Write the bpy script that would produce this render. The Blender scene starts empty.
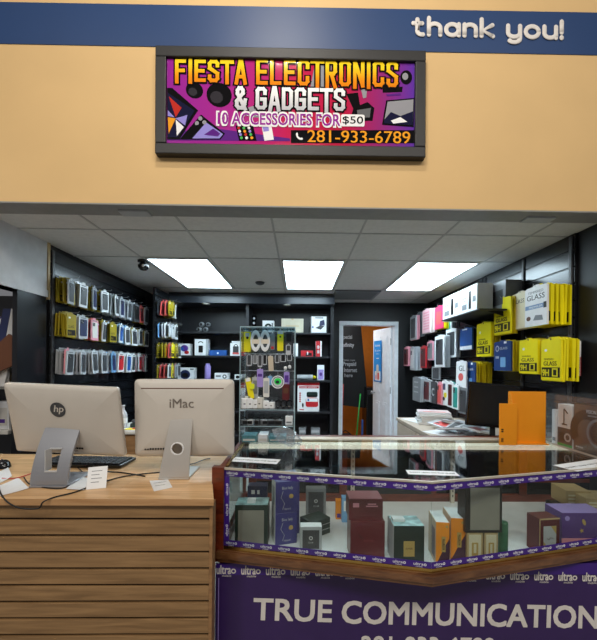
import bpy, bmesh, math, random
from mathutils import Vector, Matrix, Euler
random.seed(7)
C = bpy.context.scene.collection
PI = math.pi

# ------------------------------------------------------------------ materials
def lin(c):
    c /= 255.0
    return c/12.92 if c <= .04045 else ((c+.055)/1.055)**2.4
def rgb(r, g, b): return (lin(r), lin(g), lin(b), 1)
MATS = {}
def nn(nt, t, **kw):
    n = nt.nodes.new(t)
    for k, v in kw.items(): setattr(n, k, v)
    return n
def mat(key, col=None, rough=.5, metal=0, coat=0, noise=.06, nscale=14, stretch=None, emit=0, bump=0, bscale=60, spec=None):
    if key in MATS: return MATS[key]
    m = bpy.data.materials.new(key); m.use_nodes = True; nt = m.node_tree
    b = nt.nodes['Principled BSDF']
    b.inputs['Roughness'].default_value = rough; b.inputs['Metallic'].default_value = metal
    if spec is not None: b.inputs['Specular IOR Level'].default_value = spec
    if coat: b.inputs['Coat Weight'].default_value = coat; b.inputs['Coat Roughness'].default_value = .04
    base = rgb(*col)
    tc = nn(nt, 'ShaderNodeTexCoord'); mp = nn(nt, 'ShaderNodeMapping'); nz = nn(nt, 'ShaderNodeTexNoise')
    nt.links.new(tc.outputs['Object'], mp.inputs[0]); nt.links.new(mp.outputs[0], nz.inputs['Vector'])
    mp.inputs['Scale'].default_value = stretch or (1, 1, 1)
    nz.inputs['Scale'].default_value = nscale; nz.inputs['Detail'].default_value = 4
    cr = nn(nt, 'ShaderNodeValToRGB')
    cr.color_ramp.elements[0].position = .3; cr.color_ramp.elements[1].position = .7
    cr.color_ramp.elements[0].color = tuple(x*(1-noise) for x in base[:3])+(1,)
    cr.color_ramp.elements[1].color = tuple(min(1, x*(1+noise)) for x in base[:3])+(1,)
    nt.links.new(nz.outputs[0], cr.inputs[0]); nt.links.new(cr.outputs[0], b.inputs['Base Color'])
    if emit:
        b.inputs['Emission Color'].default_value = base; b.inputs['Emission Strength'].default_value = emit
    if bump:
        n2 = nn(nt, 'ShaderNodeTexNoise'); n2.inputs['Scale'].default_value = bscale; n2.inputs['Detail'].default_value = 3
        nt.links.new(mp.outputs[0], n2.inputs['Vector'])
        bp = nn(nt, 'ShaderNodeBump'); bp.inputs['Strength'].default_value = bump; bp.inputs['Distance'].default_value = .01
        nt.links.new(n2.outputs[0], bp.inputs['Height']); nt.links.new(bp.outputs[0], b.inputs['Normal'])
    MATS[key] = m
    return m
def grad(key, stops, axis=2, z0=0., z1=1., rough=.3, coat=0, tri=None):
    """printed colour gradient along one object axis"""
    if key in MATS: return MATS[key]
    m = bpy.data.materials.new(key); m.use_nodes = True; nt = m.node_tree; b = nt.nodes['Principled BSDF']
    b.inputs['Roughness'].default_value = rough
    if coat: b.inputs['Coat Weight'].default_value = coat; b.inputs['Coat Roughness'].default_value = .05; b.inputs['Specular IOR Level'].default_value = 0
    tc = nn(nt, 'ShaderNodeTexCoord'); sx = nn(nt, 'ShaderNodeSeparateXYZ'); mr = nn(nt, 'ShaderNodeMapRange')
    nt.links.new(tc.outputs['Object'], sx.inputs[0]); nt.links.new(sx.outputs[axis], mr.inputs[0])
    mr.inputs[1].default_value = z0; mr.inputs[2].default_value = z1
    cr = nn(nt, 'ShaderNodeValToRGB'); el = cr.color_ramp.elements
    while len(el) < len(stops): el.new(.5)
    for e, (p, c) in zip(el, stops): e.position = p; e.color = rgb(*c)
    nt.links.new(mr.outputs[0], cr.inputs[0]); nt.links.new(cr.outputs[0], b.inputs['Base Color'])
    MATS[key] = m
    return m
def wood(key, c1, c2, rough=.4, stretch=(1, 12, 12), scale=3, planks=None, coat=0):
    m = bpy.data.materials.new(key); m.use_nodes = True; nt = m.node_tree; b = nt.nodes['Principled BSDF']
    b.inputs['Roughness'].default_value = rough
    if coat: b.inputs['Coat Weight'].default_value = coat; b.inputs['Coat Roughness'].default_value = .1
    tc = nn(nt, 'ShaderNodeTexCoord'); mp = nn(nt, 'ShaderNodeMapping'); mp.inputs['Scale'].default_value = stretch
    nt.links.new(tc.outputs['Object'], mp.inputs[0])
    nz = nn(nt, 'ShaderNodeTexNoise'); nz.inputs['Scale'].default_value = scale; nz.inputs['Detail'].default_value = 8; nz.inputs['Distortion'].default_value = .6
    nt.links.new(mp.outputs[0], nz.inputs['Vector'])
    cr = nn(nt, 'ShaderNodeValToRGB'); cr.color_ramp.elements[0].position = .32; cr.color_ramp.elements[1].position = .68
    cr.color_ramp.elements[0].color = rgb(*c1); cr.color_ramp.elements[1].color = rgb(*c2)
    nt.links.new(nz.outputs[0], cr.inputs[0]); out = cr.outputs[0]
    if planks:
        br = nn(nt, 'ShaderNodeTexBrick'); br.inputs['Scale'].default_value = 1; br.inputs['Mortar Size'].default_value = .0006
        br.inputs['Brick Width'].default_value = planks[0]; br.inputs['Row Height'].default_value = planks[1]
        br.inputs['Color1'].default_value = (.80, .78, .74, 1); br.inputs['Color2'].default_value = (1, 1, 1, 1); br.inputs['Mortar'].default_value = (.7, .62, .55, 1)
        nt.links.new(tc.outputs['Object'], br.inputs['Vector'])
        mx = nn(nt, 'ShaderNodeMix', data_type='RGBA', blend_type='MULTIPLY'); mx.inputs[0].default_value = 1
        nt.links.new(out, mx.inputs[6]); nt.links.new(br.outputs[0], mx.inputs[7]); out = mx.outputs[2]
    nt.links.new(out, b.inputs['Base Color']); MATS[key] = m
    return m
def glass(key, tint=(1, 1, 1), rough=.02, f0=.04, body=0):
    m = bpy.data.materials.new(key); m.use_nodes = True; nt = m.node_tree
    for n in list(nt.nodes): nt.nodes.remove(n)
    out = nn(nt, 'ShaderNodeOutputMaterial'); tr = nn(nt, 'ShaderNodeBsdfTransparent'); gl = nn(nt, 'ShaderNodeBsdfGlossy')
    tr.inputs[0].default_value = (*tint, 1); gl.inputs['Roughness'].default_value = rough
    g = nn(nt, 'ShaderNodeNewGeometry'); d = nn(nt, 'ShaderNodeVectorMath', operation='DOT_PRODUCT')
    nt.links.new(g.outputs['Incoming'], d.inputs[0]); nt.links.new(g.outputs['Normal'], d.inputs[1])
    a = nn(nt, 'ShaderNodeMath', operation='ABSOLUTE'); nt.links.new(d.outputs['Value'], a.inputs[0])
    s = nn(nt, 'ShaderNodeMath', operation='SUBTRACT'); s.inputs[0].default_value = 1; nt.links.new(a.outputs[0], s.inputs[1])
    p = nn(nt, 'ShaderNodeMath', operation='POWER'); nt.links.new(s.outputs[0], p.inputs[0]); p.inputs[1].default_value = 5
    q = nn(nt, 'ShaderNodeMath', operation='MULTIPLY_ADD'); nt.links.new(p.outputs[0], q.inputs[0]); q.inputs[1].default_value = 1-f0; q.inputs[2].default_value = f0
    mx = nn(nt, 'ShaderNodeMixShader'); nt.links.new(q.outputs[0], mx.inputs[0]); nt.links.new(tr.outputs[0], mx.inputs[1]); nt.links.new(gl.outputs[0], mx.inputs[2])
    last = mx
    if body:
        df = nn(nt, 'ShaderNodeBsdfDiffuse'); df.inputs[0].default_value = (.8, .85, .9, 1)
        m2 = nn(nt, 'ShaderNodeMixShader'); m2.inputs[0].default_value = body
        nt.links.new(mx.outputs[0], m2.inputs[1]); nt.links.new(df.outputs[0], m2.inputs[2]); last = m2
    nt.links.new(last.outputs[0], out.inputs[0]); MATS[key] = m
    return m

# ------------------------------------------------------------------ mesh builder
_tc = {}
def text_geo(s, off, ext, res=3, bev=0):
    k = (s, off, ext, bev)
    if k not in _tc:
        cu = bpy.data.curves.new('t', 'FONT'); cu.body = s; cu.size = 1; cu.offset = off; cu.extrude = ext; cu.resolution_u = res
        if bev: cu.bevel_depth = bev; cu.bevel_resolution = 3
        ob = bpy.data.objects.new('t', cu); C.objects.link(ob)
        bpy.context.view_layer.update()
        me = bpy.data.meshes.new_from_object(ob.evaluated_get(bpy.context.evaluated_depsgraph_get()))
        vs = [v.co.copy() for v in me.vertices]; fs = [tuple(p.vertices) for p in me.polygons]
        bpy.data.objects.remove(ob); bpy.data.curves.remove(cu); bpy.data.meshes.remove(me)
        _tc[k] = (vs, fs)
    return _tc[k]
class MB:
    def __init__(s): s.v = []; s.f = []; s.mi = []; s.sm = []; s.mats = []
    def m(s, mt):
        if isinstance(mt, str): mt = MATS[mt]
        if mt not in s.mats: s.mats.append(mt)
        return s.mats.index(mt)
    def add(s, vs, fs, mt, M=None, smooth=False):
        o = len(s.v); k = s.m(mt)
        for v in vs:
            v = Vector(v); s.v.append(M @ v if M else v)
        for f in fs: s.f.append(tuple(i+o for i in f)); s.mi.append(k); s.sm.append(smooth)
        return s
    def box(s, x0, x1, y0, y1, z0, z1, mt, bev=0, M=None):
        if bev:
            bm = bmesh.new(); bmesh.ops.create_cube(bm, size=1)
            for v in bm.verts: v.co = Vector(((x0+x1)/2+v.co.x*(x1-x0), (y0+y1)/2+v.co.y*(y1-y0), (z0+z1)/2+v.co.z*(z1-z0)))
            bmesh.ops.bevel(bm, geom=bm.edges[:], offset=bev, segments=2, profile=.5, affect='EDGES')
            vs = [v.co.copy() for v in bm.verts]; bm.verts.index_update(); fs = [tuple(v.index for v in f.verts) for f in bm.faces]; bm.free()
            return s.add(vs, fs, mt, M)
        vs = [(x, y, z) for x in (x0, x1) for y in (y0, y1) for z in (z0, z1)]
        return s.add(vs, [(0, 1, 3, 2), (4, 6, 7, 5), (0, 4, 5, 1), (2, 3, 7, 6), (0, 2, 6, 4), (1, 5, 7, 3)], mt, M)
    def prism(s, pts, y0, y1, mt, M=None, plane='xz'):
        """extrude a 2-D outline between y0 and y1 (or z0..z1 for plane 'xy', x for 'yz')"""
        n = len(pts)
        f3 = {'xz': lambda a, b, c: (a, c, b), 'xy': lambda a, b, c: (a, b, c), 'yz': lambda a, b, c: (c, a, b)}[plane]
        vs = [f3(a, b, y0) for a, b in pts]+[f3(a, b, y1) for a, b in pts]
        fs = [tuple(range(n)), tuple(range(2*n-1, n-1, -1))]+[(i, i+n, (i+1) % n+n, (i+1) % n) for i in range(n)]
        return s.add(vs, fs, mt, M)
    def disc(s, cx, cz, rx, rz, y, mt, th=.0006, n=20, M=None, rot=0):
        pts = []
        for i in range(n):
            a = 2*PI*i/n; x = rx*math.cos(a); z = rz*math.sin(a)
            pts.append((cx+x*math.cos(rot)-z*math.sin(rot), cz+x*math.sin(rot)+z*math.cos(rot)))
        return s.prism(pts, y-th, y, mt, M)
    def ring(s, cx, cz, r, w, y, mt, th=.0006, n=24, M=None, a0=0, a1=2*PI, rz=None):
        rz = rz or r; vs = []; fs = []
        for i in range(n+1):
            a = a0+(a1-a0)*i/n
            for rr in (1-w, 1+w):
                for yy in (y-th, y): vs.append((cx+r*rr*math.cos(a), yy, cz+rz*rr*math.sin(a)))
        for i in range(n):
            o = i*4; p = o+4
            fs += [(o, o+2, p+2, p), (o+1, p+1, p+3, o+3), (o, p, p+1, o+1), (o+2, o+3, p+3, p+2)]
        return s.add(vs, fs, mt, M)
    def rrect(s, x0, x1, z0, z1, r, y0, y1, mt, M=None, n=5):
        pts = []
        for cx, cz, a in ((x1-r, z1-r, 0), (x0+r, z1-r, PI/2), (x0+r, z0+r, PI), (x1-r, z0+r, 1.5*PI)):
            for i in range(n+1): pts.append((cx+r*math.cos(a+PI/2*i/n), cz+r*math.sin(a+PI/2*i/n)))
        return s.prism(pts, y0, y1, mt, M)
    def tube(s, P, r, mt, n=8, M=None, cap=True):
        P = [Vector(p) for p in P]; vs = []; fs = []
        R = r if isinstance(r, (list, tuple)) else [r]*len(P); up = None
        for i, p in enumerate(P):
            d = (P[min(i+1, len(P)-1)]-P[max(i-1, 0)]).normalized()
            if up is None: up = d.orthogonal().normalized()
            up = (up-d*up.dot(d)).normalized(); sd = d.cross(up)
            for k in range(n):
                a = 2*PI*k/n; vs.append(p+(up*math.cos(a)+sd*math.sin(a))*R[i])
        for i in range(len(P)-1):
            for k in range(n): fs.append((i*n+k, i*n+(k+1) % n, (i+1)*n+(k+1) % n, (i+1)*n+k))
        if cap: fs += [tuple(range(n))[::-1], tuple(range((len(P)-1)*n, len(P)*n))]
        return s.add(vs, fs, mt, M, smooth=True)
    def lathe(s, prof, mt, n=20, M=None):
        vs = []; fs = []
        for r, z in prof:
            for k in range(n): a = 2*PI*k/n; vs.append((r*math.cos(a), r*math.sin(a), z))
        for i in range(len(prof)-1):
            for k in range(n): fs.append((i*n+k, i*n+(k+1) % n, (i+1)*n+(k+1) % n, (i+1)*n+k))
        fs += [tuple(range(n))[::-1], tuple(range((len(prof)-1)*n, len(prof)*n))]
        return s.add(vs, fs, mt, M, smooth=True)
    def text(s, t, x0, z0, h, mt, y=0, w=None, off=0, ext=.0004, M=None, align='l', shear=0, bev=0):
        """lettering in the xz plane, read from -y; scaled to height h (and width w)"""
        if off:
            h0 = h; W0 = w
            e = off*h*1.1; dirs = ((-1, 0), (1, 0)) if off < .015 or h < .03 else ((-1, -1), (1, -1), (-1, 1), (1, 1), (0, 1), (0, -1), (1, 0), (-1, 0))
            for j_, (dx, dz) in enumerate(dirs):
                s.text(t, x0+dx*e, z0+dz*e, h, mt, y-.00005*(j_+1), w, 0, ext, M, align, shear, bev)
        vs, fs = text_geo(t, 0, 0.5, bev=bev)
        xa = min(v.x for v in vs); xb = max(v.x for v in vs); ya = min(v.y for v in vs); yb = max(v.y for v in vs)
        zt = [v.z for v in vs]; za = min(zt); zb = max(zt)
        k = h/(yb-ya); kx = (w/(xb-xa)) if w else k; W = kx*(xb-xa)
        ox = x0 if align == 'l' else x0-W/2
        out = [(ox+(v.x-xa)*kx+shear*(v.y-ya)*k, y-(v.z-za)/(zb-za)*ext, z0+(v.y-ya)*k) for v in vs]
        return s.add(out, fs, mt, M)
    def build(s, name, parent=None, loc=(0, 0, 0), rz=0, rot=None):
        me = bpy.data.meshes.new(name); me.from_pydata([tuple(v) for v in s.v], [], s.f)
        for mt in s.mats: me.materials.append(mt)
        me.polygons.foreach_set('material_index', s.mi); me.polygons.foreach_set('use_smooth', s.sm)
        bm = bmesh.new(); bm.from_mesh(me); bmesh.ops.recalc_face_normals(bm, faces=bm.faces[:]); bm.to_mesh(me); bm.free()
        o = bpy.data.objects.new(name, me); C.objects.link(o)
        o.location = loc; o.rotation_euler = rot if rot else (0, 0, rz)
        if parent: o.parent = parent
        return o
def empty(name, loc=(0, 0, 0), rz=0, rot=None):
    o = bpy.data.objects.new(name, None); C.objects.link(o); o.location = loc; o.rotation_euler = rot if rot else (0, 0, rz)
    o.empty_display_size = .05
    return o
def tag(o, label, cat, group=None):
    o['label'] = label; o['category'] = cat
    if group: o['group'] = group
    return o
def struct(o): o['kind'] = 'structure'; return o
def dup(root, loc, rz=0, rot=None):
    r = root.copy(); C.objects.link(r); r.location = loc; r.rotation_euler = rot if rot else (0, 0, rz)
    for ch in list(root.children):
        c = ch.copy(); C.objects.link(c); c.parent = r
        for g in list(ch.children):
            d = g.copy(); C.objects.link(d); d.parent = c
    return r

# ------------------------------------------------------------------ camera
F, PX, PY, RHO, PSI, CAMZ = 350., 305., 365., .009, .0175, 1.43
r0 = Vector((math.cos(PSI), -math.sin(PSI), 0)); fw = Vector((math.sin(PSI), math.cos(PSI), 0)); upv = Vector((0, 0, 1))
def ray(px, py):
    u = (px-PX)/F; v = (py-PY)/F
    x = u+RHO*v; y = v-RHO*u
    return fw+r0*x-upv*y
def at(px, py, Y):
    d = ray(px, py); return Vector((0, 0, CAMZ))+d*(Y/d.y)
def onx(px, py, X):
    d = ray(px, py); return Vector((0, 0, CAMZ))+d*(X/d.x)
def onz(px, py, z):
    d = ray(px, py); return Vector((0, 0, CAMZ))+d*((z-CAMZ)/d.z)
cam = bpy.data.cameras.new('camera'); co = bpy.data.objects.new('camera', cam); C.objects.link(co)
cam.sensor_fit = 'VERTICAL'; cam.sensor_height = 36; cam.sensor_width = 36*597/640; cam.lens = F/640*36
cam.shift_x = -(PX-298.5)/640; cam.shift_y = (PY-320)/640; cam.clip_start = .05
rc = (r0+upv*RHO).normalized(); bk = -fw; uc = bk.cross(rc).normalized()
Mx = Matrix((rc, uc, bk)).transposed().to_4x4(); Mx.translation = (0, 0, CAMZ); co.matrix_world = Mx
S = bpy.context.scene; S.camera = co
S.view_settings.view_transform = 'Standard'; S.view_settings.look = 'None'; S.view_settings.gamma = 1; S.view_settings.use_curve_mapping = False
S.view_settings.exposure = 0
S.cycles.transparent_max_bounces = 32; S.cycles.max_bounces = 8; S.cycles.diffuse_bounces = 4
S.cycles.caustics_reflective = False; S.cycles.caustics_refractive = False; S.cycles.sample_clamp_indirect = 4

# ------------------------------------------------------------------ palette
P = dict(
 white=(232, 234, 236), offwhite=(214, 212, 205), paper=(226, 228, 230), grey=(120, 124, 128), lgrey=(170, 174, 178), dgrey=(62, 64, 68),
 black=(16, 16, 18), ink=(10, 10, 12), navy=(34, 44, 84), blue=(30, 84, 160), sky=(120, 170, 215), teal=(40, 150, 140), red=(190, 36, 44), maroon=(88, 22, 28),
 coral=(220, 92, 88), pink=(226, 150, 165), hotpink=(232, 60, 110), yellow=(238, 222, 20), mustard=(156, 138, 28), orange=(235, 140, 20), green=(40, 170, 70), dgreen=(24, 46, 40),
 purple=(84, 46, 140), lilac=(160, 140, 210), cream=(226, 216, 186), tan=(190, 165, 120), brown=(92, 56, 36), gold=(190, 160, 90), silver=(190, 192, 194))
for k, c in P.items(): mat(k, c, rough=.42 if k not in ('black', 'ink') else .35, metal=0, noise=.04)
mat('gloss_black', (12, 12, 14), rough=.22, spec=.6); mat('matte_black', (13, 13, 15), rough=.6)
mat('slat_black', (22, 24, 29), rough=.24, spec=.6, noise=.15)
mat('metal', (178, 180, 184), rough=.28, metal=1); mat('steel', (150, 152, 156), rough=.35, metal=.9); mat('brass', (196, 160, 92), rough=.25, metal=1)
mat('plaster_tan', (220, 184, 128), rough=.7, noise=.03, nscale=3, bump=.06, bscale=220)
mat('band_blue', (20, 58, 108), rough=.45, noise=.04, nscale=3)
mat('soffit_grey', (138, 138, 136), rough=.5)
mat('tile', (212, 212, 210), rough=.9, noise=.05, nscale=30, bump=.15, bscale=300)
mat('tbar', (176, 177, 176), rough=.5)
mat('wall_black', (15, 15, 18), rough=.5, noise=.15, nscale=4)
mat('wall_white', (200, 202, 205), rough=.6)
mat('orange_wall', (205, 120, 26), rough=.7)
mat('floor_grey', (160, 158, 152), rough=.35, noise=.12, nscale=5)
mat('alu', (205, 196, 182), rough=.34, metal=.35, noise=.02); mat('alu_dark', (120, 118, 114), rough=.4, metal=.2)
mat('bare_alu', (190, 186, 180), rough=.32, metal=.35, noise=.02)
mat('clear_case', (196, 200, 206), rough=.15, spec=.8)
mat('door_white', (236, 240, 245), rough=.45)
mat('purple_vinyl', (54, 31, 90), rough=.35, noise=.05)
mat('tape_purple', (62, 30, 128), rough=.3)
mat('letter_white', (226, 220, 214), rough=.5)
mat('frame_black', (18, 17, 17), rough=.5, bump=.1, bscale=150)
mat('orange_board', (238, 148, 16), rough=.5, noise=.02)
glass('pane', (.93, .97, .96)); glass('acrylic', (.97, .985, .99), f0=.05, body=.02); glass('film', (.9, .92, .94), f0=.08, rough=.12, body=.12)
glass('blue_acrylic', (.45, .72, .85), f0=.06, body=.1)
wood('counter_wood', (200, 158, 112), (230, 192, 144), rough=.38, stretch=(1.2, 14, 14), scale=3, planks=(.55, .045))
wood('slat_wood', (126, 96, 62), (160, 125, 84), rough=.5, stretch=(1, 10, 16), scale=3.2)
wood('mahogany', (74, 26, 14), (118, 48, 24), rough=.3, stretch=(1, 10, 10), scale=5, coat=.4)
wood('mid_wood', (130, 96, 62), (165, 125, 84), rough=.5)
wood('bronze_wood', (84, 50, 30), (122, 82, 50), rough=.28, stretch=(1, 10, 10), scale=5, coat=.5)
# ------------------------------------------------------------------ setting
CEIL = CAMZ+.947; YF = 2.085; XL = -2.0; XR = 1.95; YB = 5.26
b = MB(); b.box(-4.2, 4.2, -3.2, 8.0, -.05, 0, 'floor_grey'); struct(b.build('floor'))
b = MB()                                                         # suspended ceiling: tiles and bars
b.box(XL-.1, XR+.12, YF+.15, YB+.1, CEIL, CEIL+.04, 'tile')
gx = [-2.01+.03+.61*i for i in range(7)]; gx = [-2.02, -1.41, -.80, -.185, .43, 1.04, 1.66]
gy = [2.5, 3.13, 4.36, 4.97]
for x in gx: b.box(x-.007, x+.007, YF+.15, YB, CEIL-.004, CEIL+.001, 'tbar')
for y in gy: b.box(XL-.1, XR+.1, y-.007, y+.007, CEIL-.0045, CEIL+.001, 'tbar')
struct(b.build('ceiling'))
b = MB()                                                         # fascia bulkhead above the shop opening
b.box(-4.2, 4.2, YF, YF+.13, CEIL-.004, 4.4, 'plaster_tan')
struct(b.build('wall_front'))
b = MB(); b.box(-4.2, 4.2, YF-.004, YF+.15, CEIL-.012, CEIL-.004, 'soffit_grey'); b.box(-4.2, 4.2, YF+.13, YF+.15, CEIL-.004, CEIL+.03, 'soffit_grey')
for x in (-1.02, 1.5): b.box(x-.09, x+.09, YF+.06, YF+.135, CEIL-.024, CEIL-.012, 'lgrey', .003)
struct(b.build('trim_1'))
# blue painted band
A = at(0, 2.5, YF); B = at(597, 13.2, YF); A2 = at(0, 44, YF); B2 = at(597, 55.5, YF)
sl = (B.z-A.z)/(B.x-A.x)
zt = lambda x: A.z+sl*(x-A.x)
zb = lambda x: A2.z+(B2.z-A2.z)/(B2.x-A2.x)*(x-A2.x)
b = MB(); b.prism([(-4.2, zb(-4.2)), (4.2, zb(4.2)), (4.2, zt(4.2)), (-4.2, zt(-4.2))], YF-.004, YF, 'band_blue'); struct(b.build('trim_2'))
# side walls
b = MB(); b.box(XL-.1, XL, 2.62, YB+.1, 0, CEIL, 'wall_black'); b.box(XL-.1, XL, YF+.15, 2.62, 1.95, CEIL, 'wall_black')
b.box(XL-.1, XL+.012, YF+.15, 2.80, 1.945, CEIL, 'wall_white'); b.box(XL-.1, XL+.02, YF+.15, 2.80, 1.945, 2.0, 'wall_white')
b.box(XL-.0, XL+.02, 2.79, 2.815, 1.93, CEIL, 'tan')
b.box(XL-.02, XL+.014, 2.50, 2.78, 0, 1.945, 'slat_black')
struct(b.build('wall_left'))
b = MB(); b.box(XR, XR+.1, YF+.15, YB+.1, 0, CEIL, 'wall_black'); struct(b.build('wall_right'))
# back wall with the door opening
dl = at(338.5, 400, YB).x; dr = at(397.5, 400, YB).x; dt = at(368, 321.5, YB).z
FWID = .06
b = MB(); b.box(XL-.1, dl+.02, YB, YB+.1, 0, CEIL, 'wall_black'); b.box(dr-.02, XR+.1, YB, YB+.1, 0, CEIL, 'wall_black'); b.box(dl+.02, dr-.02, YB, YB+.1, dt-.02, CEIL, 'wall_black')
struct(b.build('wall_back'))
b = MB()
b.box(dl, dl+FWID, YB-.02, YB+.11, 0, dt, 'door_white', .004); b.box(dr-FWID, dr, YB-.02, YB+.11, 0, dt, 'door_white', .004)
b.box(dl, dr, YB-.021, YB+.11, dt-FWID, dt, 'door_white', .004)
struct(b.build('trim_3'))
# back room
b = MB(); b.box(.0, 2.6, 7.0, 7.1, 0, 2.5, 'orange_wall'); b.box(2.5, 2.6, YB+.1, 7.0, 0, 2.5, 'orange_wall'); b.box(.0, .1, YB+.1, 7.0, 0, 2.5, 'orange_wall')
struct(b.build('wall_store_room'))
b = MB(); b.box(0, 2.6, YB+.1, 7.1, 2.5, 2.55, 'tile'); struct(b.build('ceiling_store_room'))
# door leaf, opened into the back room
hx = dr-FWID-.01; fr = at(374.5, 330.3, 5.93); ang = math.atan2(fr.y-(YB+.1), fr.x-hx); Lw = math.hypot(fr.y-(YB+.1), fr.x-hx)
dh = dt-FWID-.01
b = MB(); b.box(0, Lw, -.018, .018, .01, dh, 'door_white')
for (x0, x1) in ((.09, Lw/2-.04), (Lw/2+.04, Lw-.09)):
    for (z0, z1) in ((.2, .85), (1.0, dh-.38), (dh-.3, dh-.12)):
        b.rrect(x0, x1, z0, z1, .02, -.024, -.018, 'door_white'); b.rrect(x0, x1, z0, z1, .02, .018, .024, 'door_white')
        b.box(x0+.03, x1-.03, .024, .03, z0+.03, z1-.03, 'door_white', .003); b.box(x0+.03, x1-.03, -.03, -.024, z0+.03, z1-.03, 'door_white', .003)
door = struct(b.build('door_1', loc=(hx, YB+.1, 0), rz=ang)); Mdoor = door.matrix_basis.copy()
b = MB()
for sgn in (-1, 1):
    b.tube([(Lw-.06, sgn*.018, .98), (Lw-.06, sgn*.05, .98)], .012, 'metal'); b.tube([(Lw-.06, sgn*.045, .98), (Lw-.06, sgn*.06, .98), (Lw-.06, sgn*.085, .98)], [.016, .03, .018], 'metal', 12)
b.build('door_handle', door)
for hz in (.3, 1.05, 1.8):
    h = MB(); h.tube([(-.004, .018, hz-.05), (-.004, .018, hz+.05)], .008, 'metal'); h.build('hinge', door)
# which face of the leaf looks at the shop
# ceiling light panels
def light_panel(x0, x1, y0, y1, lab):
    t = tag(empty('ceiling_light_panel', ((x0+x1)/2, (y0+y1)/2, CEIL-.004)), lab, 'ceiling light', 'troffer lights in the shop ceiling')
    w = (x1-x0)/2; d = (y1-y0)/2
    f = MB(); 
    for (a, c, e, g) in ((-w, w, -d, -d+.015), (-w, w, d-.015, d), (-w, -w+.015, -d+.015, d-.015), (w-.015, w, -d+.015, d-.015)): f.box(a, c, e, g, -.006, .004, 'tbar')
    f.build('frame', t)
    p = MB(); p.box(-w+.015, w-.015, -d+.015, d-.015, -.003, .003, LEDM); p.build('diffuser', t)
    return t
LEDM = mat('led_panel', (214, 238, 250), rough=.6, emit=14.0, noise=.02)
light_panel(-1.385, -.82, 3.15, 4.34, 'bright white ceiling panel light nearest the dome camera')
light_panel(-.165, .41, 3.15, 4.34, 'bright white ceiling panel light in the middle, in line with the doorway wall')
light_panel(1.06, 1.635, 3.15, 4.34, 'bright white ceiling panel light above the yellow screen protector packs')
# vent
v = at(358, 283, 4.5); p = onz(341, 281, CEIL); 
t = tag(empty('air_vent', (.735, 4.66, CEIL-.004)), 'grey square air return grille in the ceiling between two panel lights', 'vent')
b = MB(); b.box(-.29, .29, -.28, .28, -.008, 0, 'dgrey'); b.build('backing', t)
b = MB(); 
for s_ in ((-.29, .29, -.28, -.25), (-.29, .29, .25, .28), (-.29, -.26, -.25, .25), (.26, .29, -.25, .25)): b.box(*s_, -.014, -.008, 'grey')
b.build('frame', t)
b = MB()
for i in range(14): b.box(-.26, .26, -.24+i*.035, -.225+i*.035, -.013, -.008, 'grey')
b.build('slat', t)
# small round sprinkler
q = onz(260, 282, CEIL); b = MB(); b.lathe([(.02, -.03), (.045, -.02), (.055, 0)], 'dgrey'); tag(b.build('smoke_detector', loc=(q.x, q.y, CEIL-.004)), 'small dark round detector on a ceiling tile between left and middle lights', 'detector')
# dome camera
q = onz(142, 259, CEIL)
t = tag(empty('security_camera', (q.x, q.y+.03, CEIL-.004)), 'black dome security camera hanging from the ceiling grid', 'security camera')
b = MB(); b.lathe([(.05, 0), (.05, -.015), (.025, -.02), (.02, -.04)], 'gloss_black'); b.build('mount', t)
b = MB(); b.lathe([(.001, -.095), (.028, -.088), (.045, -.065), (.048, -.045), (.03, -.028), (.001, -.024)], 'gloss_black'); hd = b.build('camera_head', t)
b = MB(); b.disc(.02, -.06, .012, .012, -.046, 'white', .006); b.build('lens', t)

# ------------------------------------------------------------------ lighting
def area(name, loc, size, power, col=(1, 1, 1), target=None, shape='SQUARE', sy=None, spread=PI):
    l = bpy.data.lights.new(name, 'AREA'); l.energy = power; l.color = col; l.shape = shape; l.size = size; l.spread = spread
    if sy: l.size_y = sy
    o = bpy.data.objects.new(name, l); C.objects.link(o); o.location = loc
    d = (Vector(target) if target else Vector(loc)+Vector((0, 0, -1)))-Vector(loc)
    o.rotation_euler = d.to_track_quat('-Z', 'Y').to_euler()
    return o
for i, x in enumerate((-.34, -.25, -.16, -.05)):
    area('hall_track_spot', (x, .35, 4.72), .03, 4, (1, .93, .82), (x*.5, YF, 2.6), 'DISK', spread=2.2)
for x in (-2.4, 0, 2.4): area('hall_lamp', (x, -2.3, 4.9), .9, 68, (1, .93, .83), (x*.4, 1.5, 1.4))
w = bpy.data.worlds.new('world'); S.world = w; w.use_nodes = True
w.node_tree.nodes['Background'].inputs[0].default_value = (.95, .95, 1, 1); w.node_tree.nodes['Background'].inputs[1].default_value = .17
area('next_aisle_fill', (-2.9, 1.9, 2.8), .5, 14, (1, .97, .93), (-2.9, 2.9, 1.3))  # unseen fill light, added to brighten the goods of the next aisle
area('door_leaf_fill', (.6, 6.1, 2.45), .4, 20, (.95, .98, 1), (1.3, 5.7, 1.2))  # added fill, out of view, aimed to brighten the open door leaf

# ------------------------------------------------------------------ wall lettering
t = tag(empty('wall_lettering', (0, YF-.004, 0)), 'white rounded raised letters reading thank you on the blue band', 'lettering')
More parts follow.
